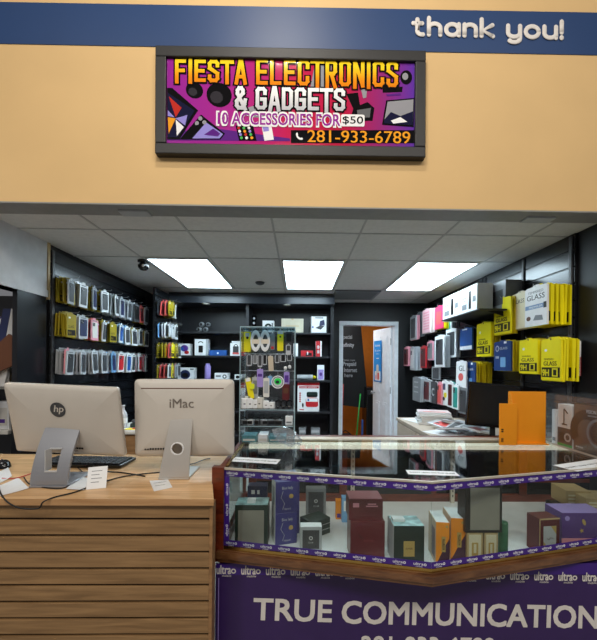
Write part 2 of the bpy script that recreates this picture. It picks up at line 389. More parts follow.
# strokes of each letter as polylines in a unit box (x, z), rounded tube letters
def arc(cx, cz, rx, rz, a0, a1, n=10): return [(cx+rx*math.cos(math.radians(a0+(a1-a0)*i/n)), cz+rz*math.sin(math.radians(a0+(a1-a0)*i/n))) for i in range(n+1)]
L = {
 't': ([[(.28, 1.35), (.28, .3)]+arc(.5, .3, .22, .3, 180, 270, 5)+[(.6, .0)], [(.05, 1.0), (.55, 1.0)]], .62),
 'h': ([[(.0, 1.5), (.0, 0)], [(.0, .6)]+arc(.33, .62, .33, .38, 180, 0)+[(.66, 0)]], .66),
 'a': ([arc(.36, .5, .36, .5, 0, 360, 18), [(.74, 1.0), (.74, 0)]], .74),
 'n': ([[(.0, 1.0), (.0, 0)], [(.0, .6)]+arc(.33, .62, .33, .38, 180, 0)+[(.66, 0)]], .66),
 'k': ([[(.0, 1.5), (.0, 0)], [(.62, 1.0), (.08, .5), (.66, 0)]], .66),
 'y': ([[(.0, 1.0), (.0, .42)]+arc(.35, .38, .35, .38, 180, 360)+[(.70, 1.0)], [(.70, .4), (.70, -.15)]+arc(.36, -.15, .34, .33, 0, -140)], .70),
 'o': ([arc(.38, .5, .38, .5, 0, 360, 18)], .76),
 'u': ([[(.0, 1.0), (.0, .4)]+arc(.34, .38, .34, .38, 180, 360)+[(.68, 1.0)], [(.68, .5), (.68, 0)]], .68),
 '!': ([[(.0, 1.5), (.0, .5)], [(.0, .06), (.0, .0)]], .0)}
FL = Matrix.Translation((0, -.002, 0)) @ Matrix.Scale(.3, 4, (0, 1, 0))
s0 = at(409.5, 36.0, YF); s1 = at(563, 40, YF)
word = 'thank you!'; gap = .33; tot = 0
for ch in word: tot += (.55 if ch == ' ' else L[ch][1]+gap)
tot -= gap; sc = (s1.x-s0.x-.03)/tot; x = 0; zsl = (s1.z-s0.z)/(s1.x-s0.x)
hh = (at(420, 15.5, YF).z-at(420, 37, YF).z-.03)/1.5
for ch in word:
    if ch == ' ': x += .55; continue
    g = MB()
    for st in L[ch][0]:
        pts = [(s0.x+.015+(x+a)*sc, -.008, s0.z+.003+c_*hh+zsl*(x+a)*sc) for a, c_ in st]
        g.tube(pts, .0135, 'letter_white', 12, M=FL)
        for e in (pts[0], pts[-1]):
            M_ = FL @ Matrix.Translation(e); g.lathe([(.001, -.0135), (.0052, -.0125), (.0095, -.0095), (.0125, -.005), (.0135, 0), (.0125, .005), (.0095, .0095), (.0052, .0125), (.001, .0135)], 'letter_white', 14, M_)
    g.build('letter', t); x += L[ch][1]+gap

# ------------------------------------------------------------------ framed shop sign

YS = YF-.048; sa = at(155.5, 44.4, YS); sb = at(425.6, 50.8, YS); sc_ = at(154.3, 153.6, YS); sd = at(426.3, 156.6, YS)
W = ((sb.x-sa.x)+(sd.x-sc_.x))/2; H = ((sa.z-sc_.z)+(sb.z-sd.z))/2
tilt = math.atan2((sb.z-sa.z)+(sd.z-sc_.z), (sb.x-sa.x)+(sd.x-sc_.x))
cx = (sa.x+sb.x+sc_.x+sd.x)/4; cz = (sa.z+sb.z+sc_.z+sd.z)/4
t = tag(empty('shop_sign', (cx, YF-.03, cz), rot=(0, -tilt, 0)), 'long black framed sign with colourful electronics shop print on tan wall', 'sign')
fw_ = .062
b = MB()
for (x0, x1, z0, z1) in ((-W/2, W/2, H/2-fw_, H/2), (-W/2, W/2, -H/2, -H/2+fw_), (-W/2, -W/2+fw_, -H/2+fw_, H/2-fw_), (W/2-fw_, W/2, -H/2+fw_, H/2-fw_)):
    b.box(x0, x1, -.018, .03, z0, z1, 'frame_black', .005)
b.build('frame', t)
iw = W/2-fw_; ih = H/2-fw_
gb = grad('sign_bg', [(0, (150, 40, 150)), (.25, (168, 44, 140)), (.5, (196, 34, 80)), (.72, (186, 30, 66)), (.86, (150, 44, 116)), (1, (96, 52, 164))], 0, -iw, iw, .35, .6)
go = grad('sign_gold', [(0, (225, 120, 20)), (.45, (238, 150, 24)), (1, (250, 214, 40))], 2, ih-.16, ih-.03, .35, .6)
gs = grad('sign_silver', [(0, (190, 190, 196)), (1, (248, 248, 248))], 2, ih-.29, ih-.17, .35, .6)
for k_, c_ in (('s_black', (14, 12, 14)), ('s_white', (240, 240, 240)), ('s_magenta', (150, 40, 150)), ('s_orange', (240, 160, 40)), ('s_purple', (74, 36, 110)), ('s_navy', (26, 26, 56)), ('s_lil', (150, 140, 215)), ('s_grey', (150, 150, 156)), ('s_red', (190, 50, 40)), ('s_green', (80, 180, 90)), ('s_dkpur', (92, 40, 130))):
    mat(k_, c_, rough=.35, spec=0, coat=.6, noise=.02)
b = MB(); b.box(-iw, iw, .0, .02, -ih, ih, gb)
def uv(px, py):                                                  # photo pixel to a place on the sign board
    p_ = at(px, py, YF-.03); return (p_.x-cx)*math.cos(tilt)+(p_.z-cz)*math.sin(tilt), -(p_.x-cx)*math.sin(tilt)+(p_.z-cz)*math.cos(tilt)
def poly(pts, mt, lev): b.prism([uv(*p_) for p_ in pts], -.0004*lev, 0, mt)
px_ = lambda x_, y_, k=4.264, ox=150, oy=40: (ox+x_/k, oy+y_/k)
Lp = lambda *a: [px_(x_, y_) for x_, y_ in a]
Rp = lambda *a: [px_(x_, y_, ox=290) for x_, y_ in a]
# purple lower wash
poly(Lp((75, 428), (75, 390), (300, 380), (597, 420), (597, 432)), 's_dkpur', 1)
poly(Lp((73, 205), (95, 205), (205, 300), (125, 425), (73, 425)), 's_black', 2)
poly(Lp((76, 225), (190, 302), (118, 415), (76, 415)), 's_navy', 3)
for k_, (pts, mt) in enumerate([(((80, 240), (135, 290), (110, 330)), 's_red'), (((76, 330), (110, 335), (80, 400)), 's_orange'), (((110, 335), (160, 320), (150, 365)), 's_lil'), (((110, 340), (145, 372), (115, 410)), 's_white'), (((76, 300), (105, 330), (76, 325)), 's_lil')]):
    poly(Lp(*pts), mt, 4)
poly(Lp((218, 318), (320, 400), (300, 425), (125, 425)), 's_black', 2)
poly(Lp((240, 352), (312, 402), (296, 420), (180, 420)), 's_lil', 3)
poly(Lp((270, 378), (300, 400), (290, 412), (230, 405)), 's_dkpur', 4)
for (x_, y_) in ((215, 335), (232, 352), (200, 355)):
    u_, v_ = uv(*px_(x_, y_)); b.disc(u_, v_, .012, .012, 0, 's_grey', .0016)
for (x_, y_, rx, ry) in ((190, 215, .052, .046), (295, 235, .075, .07), (150, 40, .0, .0)):
    if rx: u_, v_ = uv(*px_(x_, y_)); b.disc(u_, v_, rx, ry, 0, 's_black', .0012, rot=-.5); b.disc(u_-rx*.2, v_-ry*.2, rx*.5, ry*.5, 0, mat('earbud', (44, 40, 46), rough=.15, coat=.6), .0016, rot=-.5)
poly(Lp((365, 365), (440, 365), (455, 430), (380, 430)), 's_black', 3)
cols = ['s_red', 's_green', 's_white', 's_orange', 's_lil']
for i in range(4):
    for j in range(3):
        u_, v_ = uv(*px_(378+j*22+i*4, 376+i*14)); b.disc(u_, v_, .0085, .0085, 0, cols[(i*2+j) % 5], .0020, 10)
poly(Lp((470, 330), (510, 320), (528, 425), (488, 430)), 's_white', 3); poly(Lp((480, 372), (505, 370), (508, 388), (484, 392)), 's_lil', 4)
poly(Lp((410, 290), (450, 280), (500, 330), (430, 330)), 's_grey', 2)
# right half: clip, drone, headset, watch, laptop
for (x_, y_, rx, ry) in ((495, 160, .044, .052),):
    u_, v_ = uv(*px_(x_, y_, ox=290)); b.disc(u_, v_, rx*.8, ry*.8, 0, 's_black', .002); b.disc(u_-.006, v_+.004, rx*.4, ry*.4, 0, 's_grey', .0028)
poly(Rp((395, 195), (480, 200), (478, 222), (395, 225)), 's_black', 2); poly(Rp((410, 232), (470, 228), (474, 236), (414, 240)), 's_dkpur', 3)
poly(Rp((270, 290), (330, 265), (360, 290), (352, 345), (290, 345), (262, 320)), 's_black', 2); poly(Rp((240, 230), (290, 225), (300, 290), (270, 295)), 's_black', 3)
poly(Rp((285, 300), (345, 290), (340, 330), (290, 335)), 'dgrey', 3)
poly(Rp((300, 200), (330, 195), (325, 245), (312, 250)), 's_grey', 2)
poly(Rp((110, 85), (180, 80), (170, 200), (85, 210)), 's_grey', 1)
poly(Rp((410, 258), (530, 248), (527, 372), (392, 362)), 's_black', 3); poly(Rp((416, 264), (526, 254), (523, 364), (400, 356)), 's_grey', 4)
poly(Rp((402, 340), (430, 308), (470, 325), (524, 305), (523, 364), (400, 356)), 's_navy', 5); poly(Rp((430, 345), (470, 330), (500, 350), (440, 358)), 's_white', 6)
poly(Rp((4, 385), (530, 385), (530, 440), (4, 440)), 's_black', 3)
def lab(txt, bx, mt, off=0, lev=8, out=None, oo=.03, shear=0):
    (x0, y0, x1, y1) = bx; u0, v0 = uv(x0, y1); u1, v1 = uv(x1, y0)
    if out:
        e = .006; b.text(txt, u0-e*.8, v0-e, (v1-v0)+2*e, out, y=-.0004*(lev-2), w=(u1-u0)+2*e*.8, off=off+oo, ext=.0003)
    b.text(txt, u0, v0, v1-v0, mt, y=-.0004*lev, w=u1-u0, off=off, ext=.0003)
# heavy condensed capitals as thick strokes in a unit cell (width .6, height 1)
GL = {'F': [[(.1, 0), (.1, .9), (.5, .9)], [(.1, .5), (.44, .5)]], 'I': [[(.1, 0), (.1, 1)]], 'E': [[(.52, .1), (.1, .1), (.1, .9), (.52, .9)], [(.1, .5), (.46, .5)]],
 'S': [[(.5, .72), (.5, .82), (.42, .9), (.18, .9), (.1, .82), (.1, .62), (.5, .4), (.5, .18), (.42, .1), (.18, .1), (.1, .18), (.1, .28)]], 'T': [[(.02, .9), (.58, .9)], [(.3, .9), (.3, 0)]],
 'A': [[(.08, 0), (.28, .95), (.34, .95), (.54, 0)], [(.16, .28), (.46, .28)]], 'L': [[(.1, 1), (.1, .1), (.5, .1)]], 'C': [[(.5, .68), (.5, .82), (.42, .9), (.18, .9), (.1, .82), (.1, .18), (.18, .1), (.42, .1), (.5, .18), (.5, .32)]],
 'R': [[(.1, 0), (.1, .9), (.42, .9), (.5, .82), (.5, .56), (.42, .48), (.1, .48)], [(.3, .48), (.5, 0)]], 'O': [[(.18, .9), (.42, .9), (.5, .82), (.5, .18), (.42, .1), (.18, .1), (.1, .18), (.1, .82), (.18, .9)]],
 'N': [[(.1, 0), (.1, .95), (.5, .05), (.5, 1)]], 'G': [[(.5, .7), (.5, .82), (.42, .9), (.18, .9), (.1, .82), (.1, .18), (.18, .1), (.42, .1), (.5, .18), (.5, .46), (.32, .46)]], 'D': [[(.1, .1), (.1, .9), (.38, .9), (.5, .8), (.5, .2), (.38, .1), (.1, .1)]],
 '&': [[(.55, .02), (.14, .68), (.14, .82), (.22, .92), (.34, .92), (.42, .82), (.42, .7), (.1, .36), (.1, .18), (.2, .08), (.36, .08), (.5, .22), (.55, .42)]]}
GW = {'I': .2, ' ': .3}
def block(txt, bx, mt, thick, lev, outm=None, oth=.0):
    (x0, y0, x1, y1) = bx; u0, v0 = uv(x0, y1); u1, v1 = uv(x1, y0)
    tot = sum(GW.get(c_, .6)+.1 for c_ in txt)-.1; kx = (u1-u0)/tot; kz = v1-v0; x = 0; n_ = 0
    for c_ in txt:
        for st in GL.get(c_, []):
            for q in range(len(st)-1):
                a_ = Vector((u0+(x+st[q][0])*kx, v0+st[q][1]*kz)); b_ = Vector((u0+(x+st[q+1][0])*kx, v0+st[q+1][1]*kz)); d_ = (b_-a_).normalized(); n2 = Vector((-d_.y, d_.x))
                for (tk, mm, lv) in (((thick+oth), outm, lev-3), (thick, mt, lev)):
                    if mm is None: continue
                    n_ += 1; e_ = d_*tk*.42; w2 = n2*tk*.5; yy = -.0004*lv-.000002*n_
                    b.prism([tuple(a_-e_-w2), tuple(b_+e_-w2), tuple(b_+e_+w2), tuple(a_-e_+w2)], yy-.0002, yy, mm)
        x += GW.get(c_, .6)+.1
block('FIESTA', (175, 60.5, 246.5, 82.5), go, .021, 9, 's_black', .018)
block('ELECTRONICS', (256, 61, 398, 86), go, .021, 9, 's_black', .018)
block('& GADGETS', (235, 88.5, 345, 110), gs, .021, 9, 's_black', .018)
lab('10 ACCESSORIES FOR', (218, 115, 340, 124.5), 's_magenta', .015, 10, 's_white', .05)
u0, v0 = uv(341, 126.5); u1, v1 = uv(364.5, 115); b.rrect(u0, u1, v0, v1, .01, -.003, 0, 's_white')
lab('$50', (342.5, 117, 363, 125), 's_black', .01, 10)
lab('281-933-6789', (307.5, 132, 410, 142.5), 's_orange', .012, 10)
u_, v_ = uv(299, 137); b.ring(u_+.015, v_+.015, .028, .18, -.001, 's_white', .002, 12, None, PI*1.02, PI*1.5); b.disc(u_-.012, v_+.014, .006, .009, 0, 's_white', .0035); b.disc(u_+.014, v_-.012, .009, .006, 0, 's_white', .0035)
b.build('printed_panel', t)
# ------------------------------------------------------------------ wooden service counter
CZ = .88; CY = 1.426; CX = onz(213, 499, CZ).x+.004
t = tag(empty('service_counter', (-1.6, 1.43, 0)), 'light wood counter with butcher block top and grooved slatboard front', 'counter')
b = MB(); b.prism([(-1.4, 0), (CX+1.6, 0), (1.6-.396, .20), (1.6-.398, .70), (-1.4, .70)], CZ-.026, CZ, 'counter_wood', plane='xy'); b.build('countertop', t)
b = MB(); yb_ = .022
z = CZ-.028; i = 0
b.box(-1.4, CX+1.58, yb_+.012, yb_+.03, 0.0, z, mat('groove', (48, 30, 18), rough=.7))
first = True
zz = z
while zz > .02:
    h = .0655
    b.box(-1.4, CX+1.578, yb_, yb_+.014, max(zz-h+.008, .0), zz, 'slat_wood', .0015); zz -= h+.0005+.002; first = False
b.build('slatboard_front', t)
b = MB(); b.box(CX+1.578, CX+1.592, yb_-.004, yb_+.05, 0, CZ-.026, 'mid_wood', .002); b.build('side_panel', t)

# ------------------------------------------------------------------ all-in-one desktop computers, seen from behind
shell = mat('warm_shell', (200, 194, 185), rough=.4, noise=.02)
def monitor_body(w, h, th, r, bulge, mt):
    b = MB(); n = 10; vs = []; fs = []
    # rounded outline, bulging back
    def outl(k):
        o = []
        W_, H_ = w/2-k, h/2-k; rr = max(r-k, .004)
        for cx_, cz_, a in ((W_-rr, H_-rr, 0), (-W_+rr, H_-rr, PI/2), (-W_+rr, -H_+rr, PI), (W_-rr, -H_+rr, 1.5*PI)):
            for i in range(5): o.append((cx_+rr*math.cos(a+PI/2*i/4), cz_+rr*math.sin(a+PI/2*i/4)))
        return o
    levels = [(0, th), (0, .004), (.003, 0), (.02, -bulge*.35), (.06, -bulge*.75), (.12, -bulge)]
    for k, y in levels:
        for a, c_ in outl(k): vs.append((a, y, c_))
    m_ = 20
    for l in range(len(levels)-1):
        for i in range(m_): fs.append((l*m_+i, l*m_+(i+1) % m_, (l+1)*m_+(i+1) % m_, (l+1)*m_+i))
    fs.append(tuple(range((len(levels)-1)*m_, len(levels)*m_))); fs.append(tuple(range(m_)))
    b.add(vs, fs, mt, smooth=True)
    b.rrect(-w/2+.02, w/2-.02, -h/2+.02, h/2-.02, .004, th, th+.001, 'ink')
    return b
def swept(prof, x0, x1, th, mt, b, hole=None):
    """plate following profile points (y,z) between x0 and x1"""
    n = len(prof); vs = []
    for i, (y, z) in enumerate(prof):
        a = Vector(prof[min(i+1, n-1)])-Vector(prof[max(i-1, 0)]); a.normalize(); nrm = Vector((a.y, -a.x))*th
        xa, xb = x0(i/(n-1)) if callable(x0) else x0, x1(i/(n-1)) if callable(x1) else x1
        vs += [(xa, y, z), (xb, y, z), (xa, y+nrm.x, z+nrm.y), (xb, y+nrm.x, z+nrm.y)]
    fs = []
    for i in range(n-1):
        o = 4*i; p_ = o+4
        fs += [(o, o+1, p_+1, p_), (o+2, p_+2, p_+3, o+3), (o, p_, p_+2, o+2), (o+1, o+3, p_+3, p_+1)]
    fs += [(0, 2, 3, 1), (4*n-4, 4*n-3, 4*n-1, 4*n-2)]
    return b.add(vs, fs, mt)
# first computer: grey arched stand
hw, hh_ = .535, .345
mid = at(65, 420, 1.66)
t = tag(empty('desktop_computer', (mid.x, 1.66, CZ)), 'silver all-in-one computer with round two-letter logo, at the left end of the counter', 'computer', 'all in one computers on the counter')
tl = math.radians(15)
zc = mid.z-CZ-.004
bd = monitor_body(hw, hh_, .022, .012, .016, shell)
scr = bd.build('screen_housing', t, loc=(0, -.0, zc), rot=(tl, math.radians(1.9), math.radians(-3)))
b = MB()
b.disc(0, 0, .036, .036, -.017, 'dgrey', .001, 32)
b.text('hp', -.022, -.021, .043, shell, y=-.0182, w=.044, off=.012, shear=.25)
b.build('logo', scr, loc=(-.012, 0, .062))
b = MB()
for i in range(4): b.box(.035+i*.012, .044+i*.012, -.0162, -.014, -.135, -.127, 'ink')
b.text('HDMI', .033, -.148, .006, 'ink', y=-.016)
b.build('port', scr)
b = MB()
prof = []
for i in range(13):
    a = i/12
    prof.append((-.10+.088*a**1.6, .012+.225*a))
prof += [(-.006, .246), (.008, .248), (.02, .245)]
grey_m = mat('stand_grey', (150, 152, 158), rough=.35, metal=.4, noise=.02)
# plate in three strips so that the cable slot is a real opening
def strip(xa, xb, i0, i1): swept(prof[i0:i1+1], xa, xb, .012, grey_m, b)
strip(-.082, -.022, 0, 15); strip(.026, .078, 0, 15); strip(-.022, .026, 0, 3); strip(-.022, .026, 8, 15)
st = b.build('stand', t, loc=(-.004, -.0, -.0), rz=math.radians(1))
b = MB(); b.box(-.082, .078, -.106, .10, .0, .010, grey_m, .003); b.build('foot', st)
b = MB()
for i in (3, 8):
    y_, z_ = prof[i]; b.box(-.024, .028, y_-.004, y_+.006, z_-.003, z_+.003, 'silver')
b.box(-.024, -.021, prof[3][0]-.002, prof[8][0]+.004, prof[3][1], prof[8][1], 'silver')
b.build('cable_slot_rim', st)

# second computer: wordmark on the back
iw_, ihh = .486, .385
mid = at(184.6, 418, 1.75)
t = tag(empty('desktop_computer', (mid.x, 1.75, CZ)), 'silver all-in-one computer with rounded corners and wordmark on its back, beside the glass case', 'computer', 'all in one computers on the counter')
bd = monitor_body(iw_, ihh, .018, .022, .022, shell)
scr = bd.build('screen_housing', t, loc=(0, 0, mid.z-CZ), rot=(math.radians(2), math.radians(-.2), math.radians(2)))
b = MB(); b.rrect(-.205, .195, -.002, .003, .002, -.0135, -.006, 'brown'); b.build('vent_slot', scr, loc=(0, 0, .148))
b = MB(); b.text('iMac', -.065, 0, .044, mat('logo_grey', (120, 112, 104), rough=.3), y=-.0235, w=.115, off=.012); b.build('wordmark', scr, loc=(0, 0, .055))
b = MB()
for i in range(9): b.rrect(-.19+i*.0125, -.182+i*.0125, -.004, .004 if i > 1 else .001, .001, -.0165, -.01, 'ink')
b.build('port', scr, loc=(.0, 0, -.15))
b = MB()
prof = [(-.075, .004)]+[(-.078+.062*(i/10)**1.3, .012+.29*(i/10)) for i in range(11)]+[(-.008, .31), (.012, .312)]
wd = lambda s_: lambda q: (-.072+.048*q if s_ < 0 else .072)
hole = [i for i in range(len(prof))]
sl0, sl1 = 4, 7
def strip2(f0, f1, i0, i1):
    seg = prof[i0:i1+1]; N = len(prof)-1
    g = lambda f: (lambda q: f((i0+q*(i1-i0))/N))
    swept(seg, g(f0), g(f1), .009, 'bare_alu', b)
N = len(prof)-1
strip2(wd(-1), wd(1), 0, 4); strip2(wd(-1), wd(1), 7, N)
# round cable hole between profile 4 and 7
def zprof(z_):
    for i in range(N):
        if prof[i][1] <= z_ <= prof[i+1][1]:
            q = (z_-prof[i][1])/(prof[i+1][1]-prof[i][1]); return prof[i][0]+q*(prof[i+1][0]-prof[i][0]), (i+q)/N
    return prof[-1][0], 1
zA, zB = prof[4][1], prof[7][1]; zc_ = (zA+zB)/2; R_ = .0285; hx0 = -.002
ql = zprof(zA)[1]; qh = zprof(zB)[1]
hx0 = (wd(-1)((ql+qh)/2)+.072)/2
cor = [math.atan2(zz_-zc_, xx_-hx0) % (2*PI) for xx_, zz_ in ((wd(-1)(ql), zA), (wd(-1)(qh), zB), (.072, zA), (.072, zB))]
ANG = sorted([2*PI*k/24 for k in range(24)]+cor); ANG.append(ANG[0]+2*PI); K = len(ANG)-1
vs = []; fs = []
for k in range(K+1):
    a = ANG[k]; ca, sa_ = math.cos(a), math.sin(a)
    ix, iz = hx0+R_*ca, zc_+R_*sa_
    # point on the surrounding quad in the same direction
    # march outwards to the edge of the plate section
    s_ = .03
    while s_ < .2:
        ox_, oz_ = hx0+s_*ca, zc_+s_*sa_
        if oz_ > zB+1e-6 or oz_ < zA-1e-6 or ox_ > .0721 or ox_ < wd(-1)(zprof(min(max(oz_, zA), zB))[1])-1e-4: break
        s_ += .00025
    oz_ = min(max(oz_, zA), zB)
    for (x_, z_) in ((ox_, oz_), (ix, iz)):
        y_ = zprof(min(max(z_, zA), zB))[0]
        vs += [(x_, y_, z_), (x_, y_+.009, z_)]
for k in range(K):
    o = 4*k; p_ = o+4
    fs += [(o, o+2, p_+2, p_), (o+1, p_+1, p_+3, o+3), (o+2, o+3, p_+3, p_+2), (o, p_, p_+1, o+1)]
b.add(vs, fs, 'bare_alu')
st = b.build('stand', t, loc=(-.026, .0, 0), rz=math.radians(1))
b = MB(); yh = zprof(zc_)[0]; b.ring(hx0, zc_, R_, .09, yh+.002, 'white', .008, 28, Matrix.Translation((0, 0, 0)), 0, 2*PI)
b.build('cable_hole_ring', st, rot=(0, 0, 0))
b = MB(); b.box(-.072, .072, -.078, .12, .0, .008, 'bare_alu', .002); b.build('foot', st)

# ------------------------------------------------------------------ things on the counter
t = tag(empty('keyboard', (onz(90, 463, CZ).x, 1.93, CZ), rz=math.radians(-3)), 'black keyboard behind the computer stand with arched grey foot', 'keyboard')
b = MB(); b.box(-.225, .225, -.08, .08, .004, .02, 'gloss_black', .004); b.build('key_tray', t)
b = MB()
for r_ in range(5):
    for c_ in range(15):
        b.box(-.215+c_*.0287, -.215+c_*.0287+.024, -.07+r_*.028, -.07+r_*.028+.023, .0205, .027, 'dgrey', .002)
k_ = b.build('keys', t); k_['kind'] = 'stuff'
p_ = onz(10, 466, CZ)
t = tag(empty('computer_mouse', (p_.x-.02, p_.y-.02, CZ), rz=.9), 'black computer mouse at the far left end of the counter', 'mouse')
b = MB(); n = 12; vs = []; fs = []
for i in range(7):
    q = i/6*PI/2
    for k in range(16): a = 2*PI*k/16; vs.append((.033*math.cos(a)*math.cos(q)**.6, .058*math.sin(a)*math.cos(q)**.6, .002+.034*math.sin(q)))
for i in range(6):
    for k in range(16): fs.append((i*16+k, i*16+(k+1) % 16, (i+1)*16+(k+1) % 16, (i+1)*16+k))
b.add(vs, fs, 'gloss_black', smooth=True); b.build('body', t)
b = MB(); b.tube([(0, .035, .026), (0, .02, .036)], .004, 'dgrey'); b.build('scroll_wheel', t)
def paper(name, lab_, cat, pts, z=CZ, mt='paper', lines=0, grp=None, curl=.0, th=.0006):
    P3 = [onz(x_, y_, z) for x_, y_ in pts]; c_ = sum(P3, Vector())/len(P3)
    b = MB(); N_ = 6; vs = []; fs = []
    a0, a1, a2, a3 = P3
    for k, dz in enumerate((.0004, .0004+th)):
        for i in range(N_+1):
            for j in range(N_+1):
                u, v_ = i/N_, j/N_
                p_ = (a0*(1-u)+a1*u)*(1-v_)+(a3*(1-u)+a2*u)*v_-c_
                vs.append((p_.x, p_.y, dz+curl*(abs(u-.5)**2*2+v_*u*.5)))
    M_ = (N_+1)**2
    for k in range(2):
        for i in range(N_):
            for j in range(N_): o = k*M_+i*(N_+1)+j; fs.append((o, o+1, o+N_+2, o+N_+1))
    for i in range(N_):
        for (p0, p1) in ((i, i+1), (i+N_*(N_+1), i+1+N_*(N_+1)), (i*(N_+1), (i+1)*(N_+1)), (i*(N_+1)+N_, (i+1)*(N_+1)+N_)): fs.append((p0, p1, p1+M_, p0+M_))
    b.add(vs, fs, mt)
    for l in range(lines):
        v_ = (l+1.)/(lines+1.5)
        q0 = (a0*.85+a1*.15)*(1-v_)+(a3*.85+a2*.15)*v_-c_; e = .3 if l % 2 else .15; q1 = (a0*e+a1*(1-e))*(1-v_)+(a3*e+a2*(1-e))*v_-c_
        zc2 = .0004+th+curl*.35*v_+.0008
        b.tube([(q0.x, q0.y, zc2), (q1.x, q1.y, zc2)], .0006, 'grey', 4)
    return tag(b.build(name, loc=(c_.x, c_.y, z)), lab_, cat, grp)
paper('paper_sheet', 'white paper slip lying left of the arched computer stand', 'paper', [(-3, 487), (18, 478), (29, 489), (-3, 497)], lines=0, curl=.004)
paper('paper_sheet', 'white paper beside the computer mouse at the left frame edge', 'paper', [(-6, 474), (8, 468), (12, 478), (-6, 486)], curl=.01)
paper('receipt', 'crumpled white receipt between the arched stand and the upright receipt', 'receipt', [(66, 490), (76, 477), (90, 480), (84, 491)], curl=.008, z=CZ)
paper('business_card', 'white business card lying in front of the computer with the wordmark', 'card', [(149.5, 481), (168, 479.5), (172.5, 487.5), (154, 491.5)], lines=2)
# receipt propped up
P0, P1 = onz(86, 490, CZ), onz(106, 488, CZ)
b = MB(); b.box(0, (P1-P0).length, -.0004, .0004, 0, .095, 'paper')
for l in range(4): b.box(.015, (P1-P0).length-.02-.01*(l % 2), -.0008, -.0004, .075-l*.016, .078-l*.016, 'grey')
tag(b.build('receipt', loc=(P0.x, P0.y, CZ+.001), rot=(-.45, 0, math.atan2(P1.y-P0.y, P1.x-P0.x))), 'white printed receipt propped up over the cables next to the keyboard', 'receipt')
def cord(name, lab_, pts, r=.003, mt='matte_black', grp=None):
    P3 = [Vector(p_) for p_ in pts]; out = []
    for i in range(len(P3)-1):
        p0, p1, p2, p3 = P3[max(i-1, 0)], P3[i], P3[i+1], P3[min(i+2, len(P3)-1)]
        for k in range(6):
            q = k/6; out.append(.5*((2*p1)+(-p0+p2)*q+(2*p0-5*p1+4*p2-p3)*q*q+(-p0+3*p1-3*p2+p3)*q**3))
    out.append(P3[-1]); o = out[0].copy()
    b = MB(); b.tube([p_-o for p_ in out], r, mt, 8); return tag(b.build(name, loc=o), lab_, 'cable', grp)
g = lambda x_, y_, h=.004: onz(x_, y_, CZ)+Vector((0, 0, h))
cord('power_cable', 'black cable looping over the front edge of the counter', [g(160, 473), g(140, 475), g(120, 478), g(95, 486, .006), g(75, 493), (g(55, 498)), Vector((onz(45, 500, CZ).x, 1.41, CZ-.004)), Vector((onz(30, 505, CZ).x, 1.41, CZ-.03)), Vector((onz(10, 505, CZ).x, 1.40, CZ-.02)), g(1, 495), g(-6, 470)])
cord('power_cable', 'black cable curling round the foot of the arched stand', [g(24, 478), g(30, 485), g(50, 489), g(66, 488), g(78, 478), g(84, 475), g(76, 466), g(72, 460, .01)], .0025)
cord('power_cable', 'black cable lying between keyboard and wordmark computer', [g(107, 474, .012), g(118, 473), g(130, 474.5), g(145, 477)], .0035)
cord('power_cable', 'thin red cable leading to the mouse', [g(2, 479), g(10, 479.5), g(20, 478), (g(32, 474))], .0022, 'red')
cord('power_cable', 'dark cable trailing over the base of the wordmark computer', [g(190, 467, .014), g(196, 465, .012), g(204, 461, .008), g(210, 459, .003)], .0028, 'dgrey')

# low wood-fronted cabinet behind the counter on the left
b = MB(); b.box(0, .75, 0, .5, 0, .86, 'mid_wood', .004); b.box(-.02, .77, -.02, .52, .86, .88, 'offwhite', .003)
lowcab = tag(b.build('low_cabinet', loc=(-1.55, 2.85, 0)), 'brown low cabinet with pale top behind the gap between the two computers', 'cabinet')
lz = .88
b = MB(); b.lathe([(.03, 0), (.034, .01), (.034, .11), (.028, .135), (.014, .16), (.013, .185), (.016, .187), (.016, .2), (.001, .2)], 'clear_case', 16)
p_ = onz(128.5, 421, lz); bt = tag(b.build('water_bottle', loc=(-1.475, 2.97, lz)), 'clear plastic bottle with white label in the gap between the computers', 'bottle')
b = MB(); b.lathe([(.0345, .05), (.0348, .052), (.0348, .09), (.0345, .092)], 'white'); b.build('bottle_label', bt)
b = MB(); b.box(-.07, .07, -.05, .05, 0, .04, 'dgreen', .012); b.box(-.06, .06, -.045, .045, .04, .07, 'dgrey', .012); tag(b.build('folded_cloth', loc=(-1.37, 3.06, lz)), 'dark green folded pouch beside the water bottle', 'pouch')
b = MB(); b.box(-.08, .08, -.05, .05, 0, .012, 'white', .002); b.box(-.05, .04, -.04, .02, .012, .016, 'yellow'); b.box(-.0, .06, -.02, .03, .016, .019, 'red'); tag(b.build('leaflet_stack', loc=(-1.36, 2.90, lz)), 'small stack of white and yellow leaflets in the gap between the computers', 'leaflets')

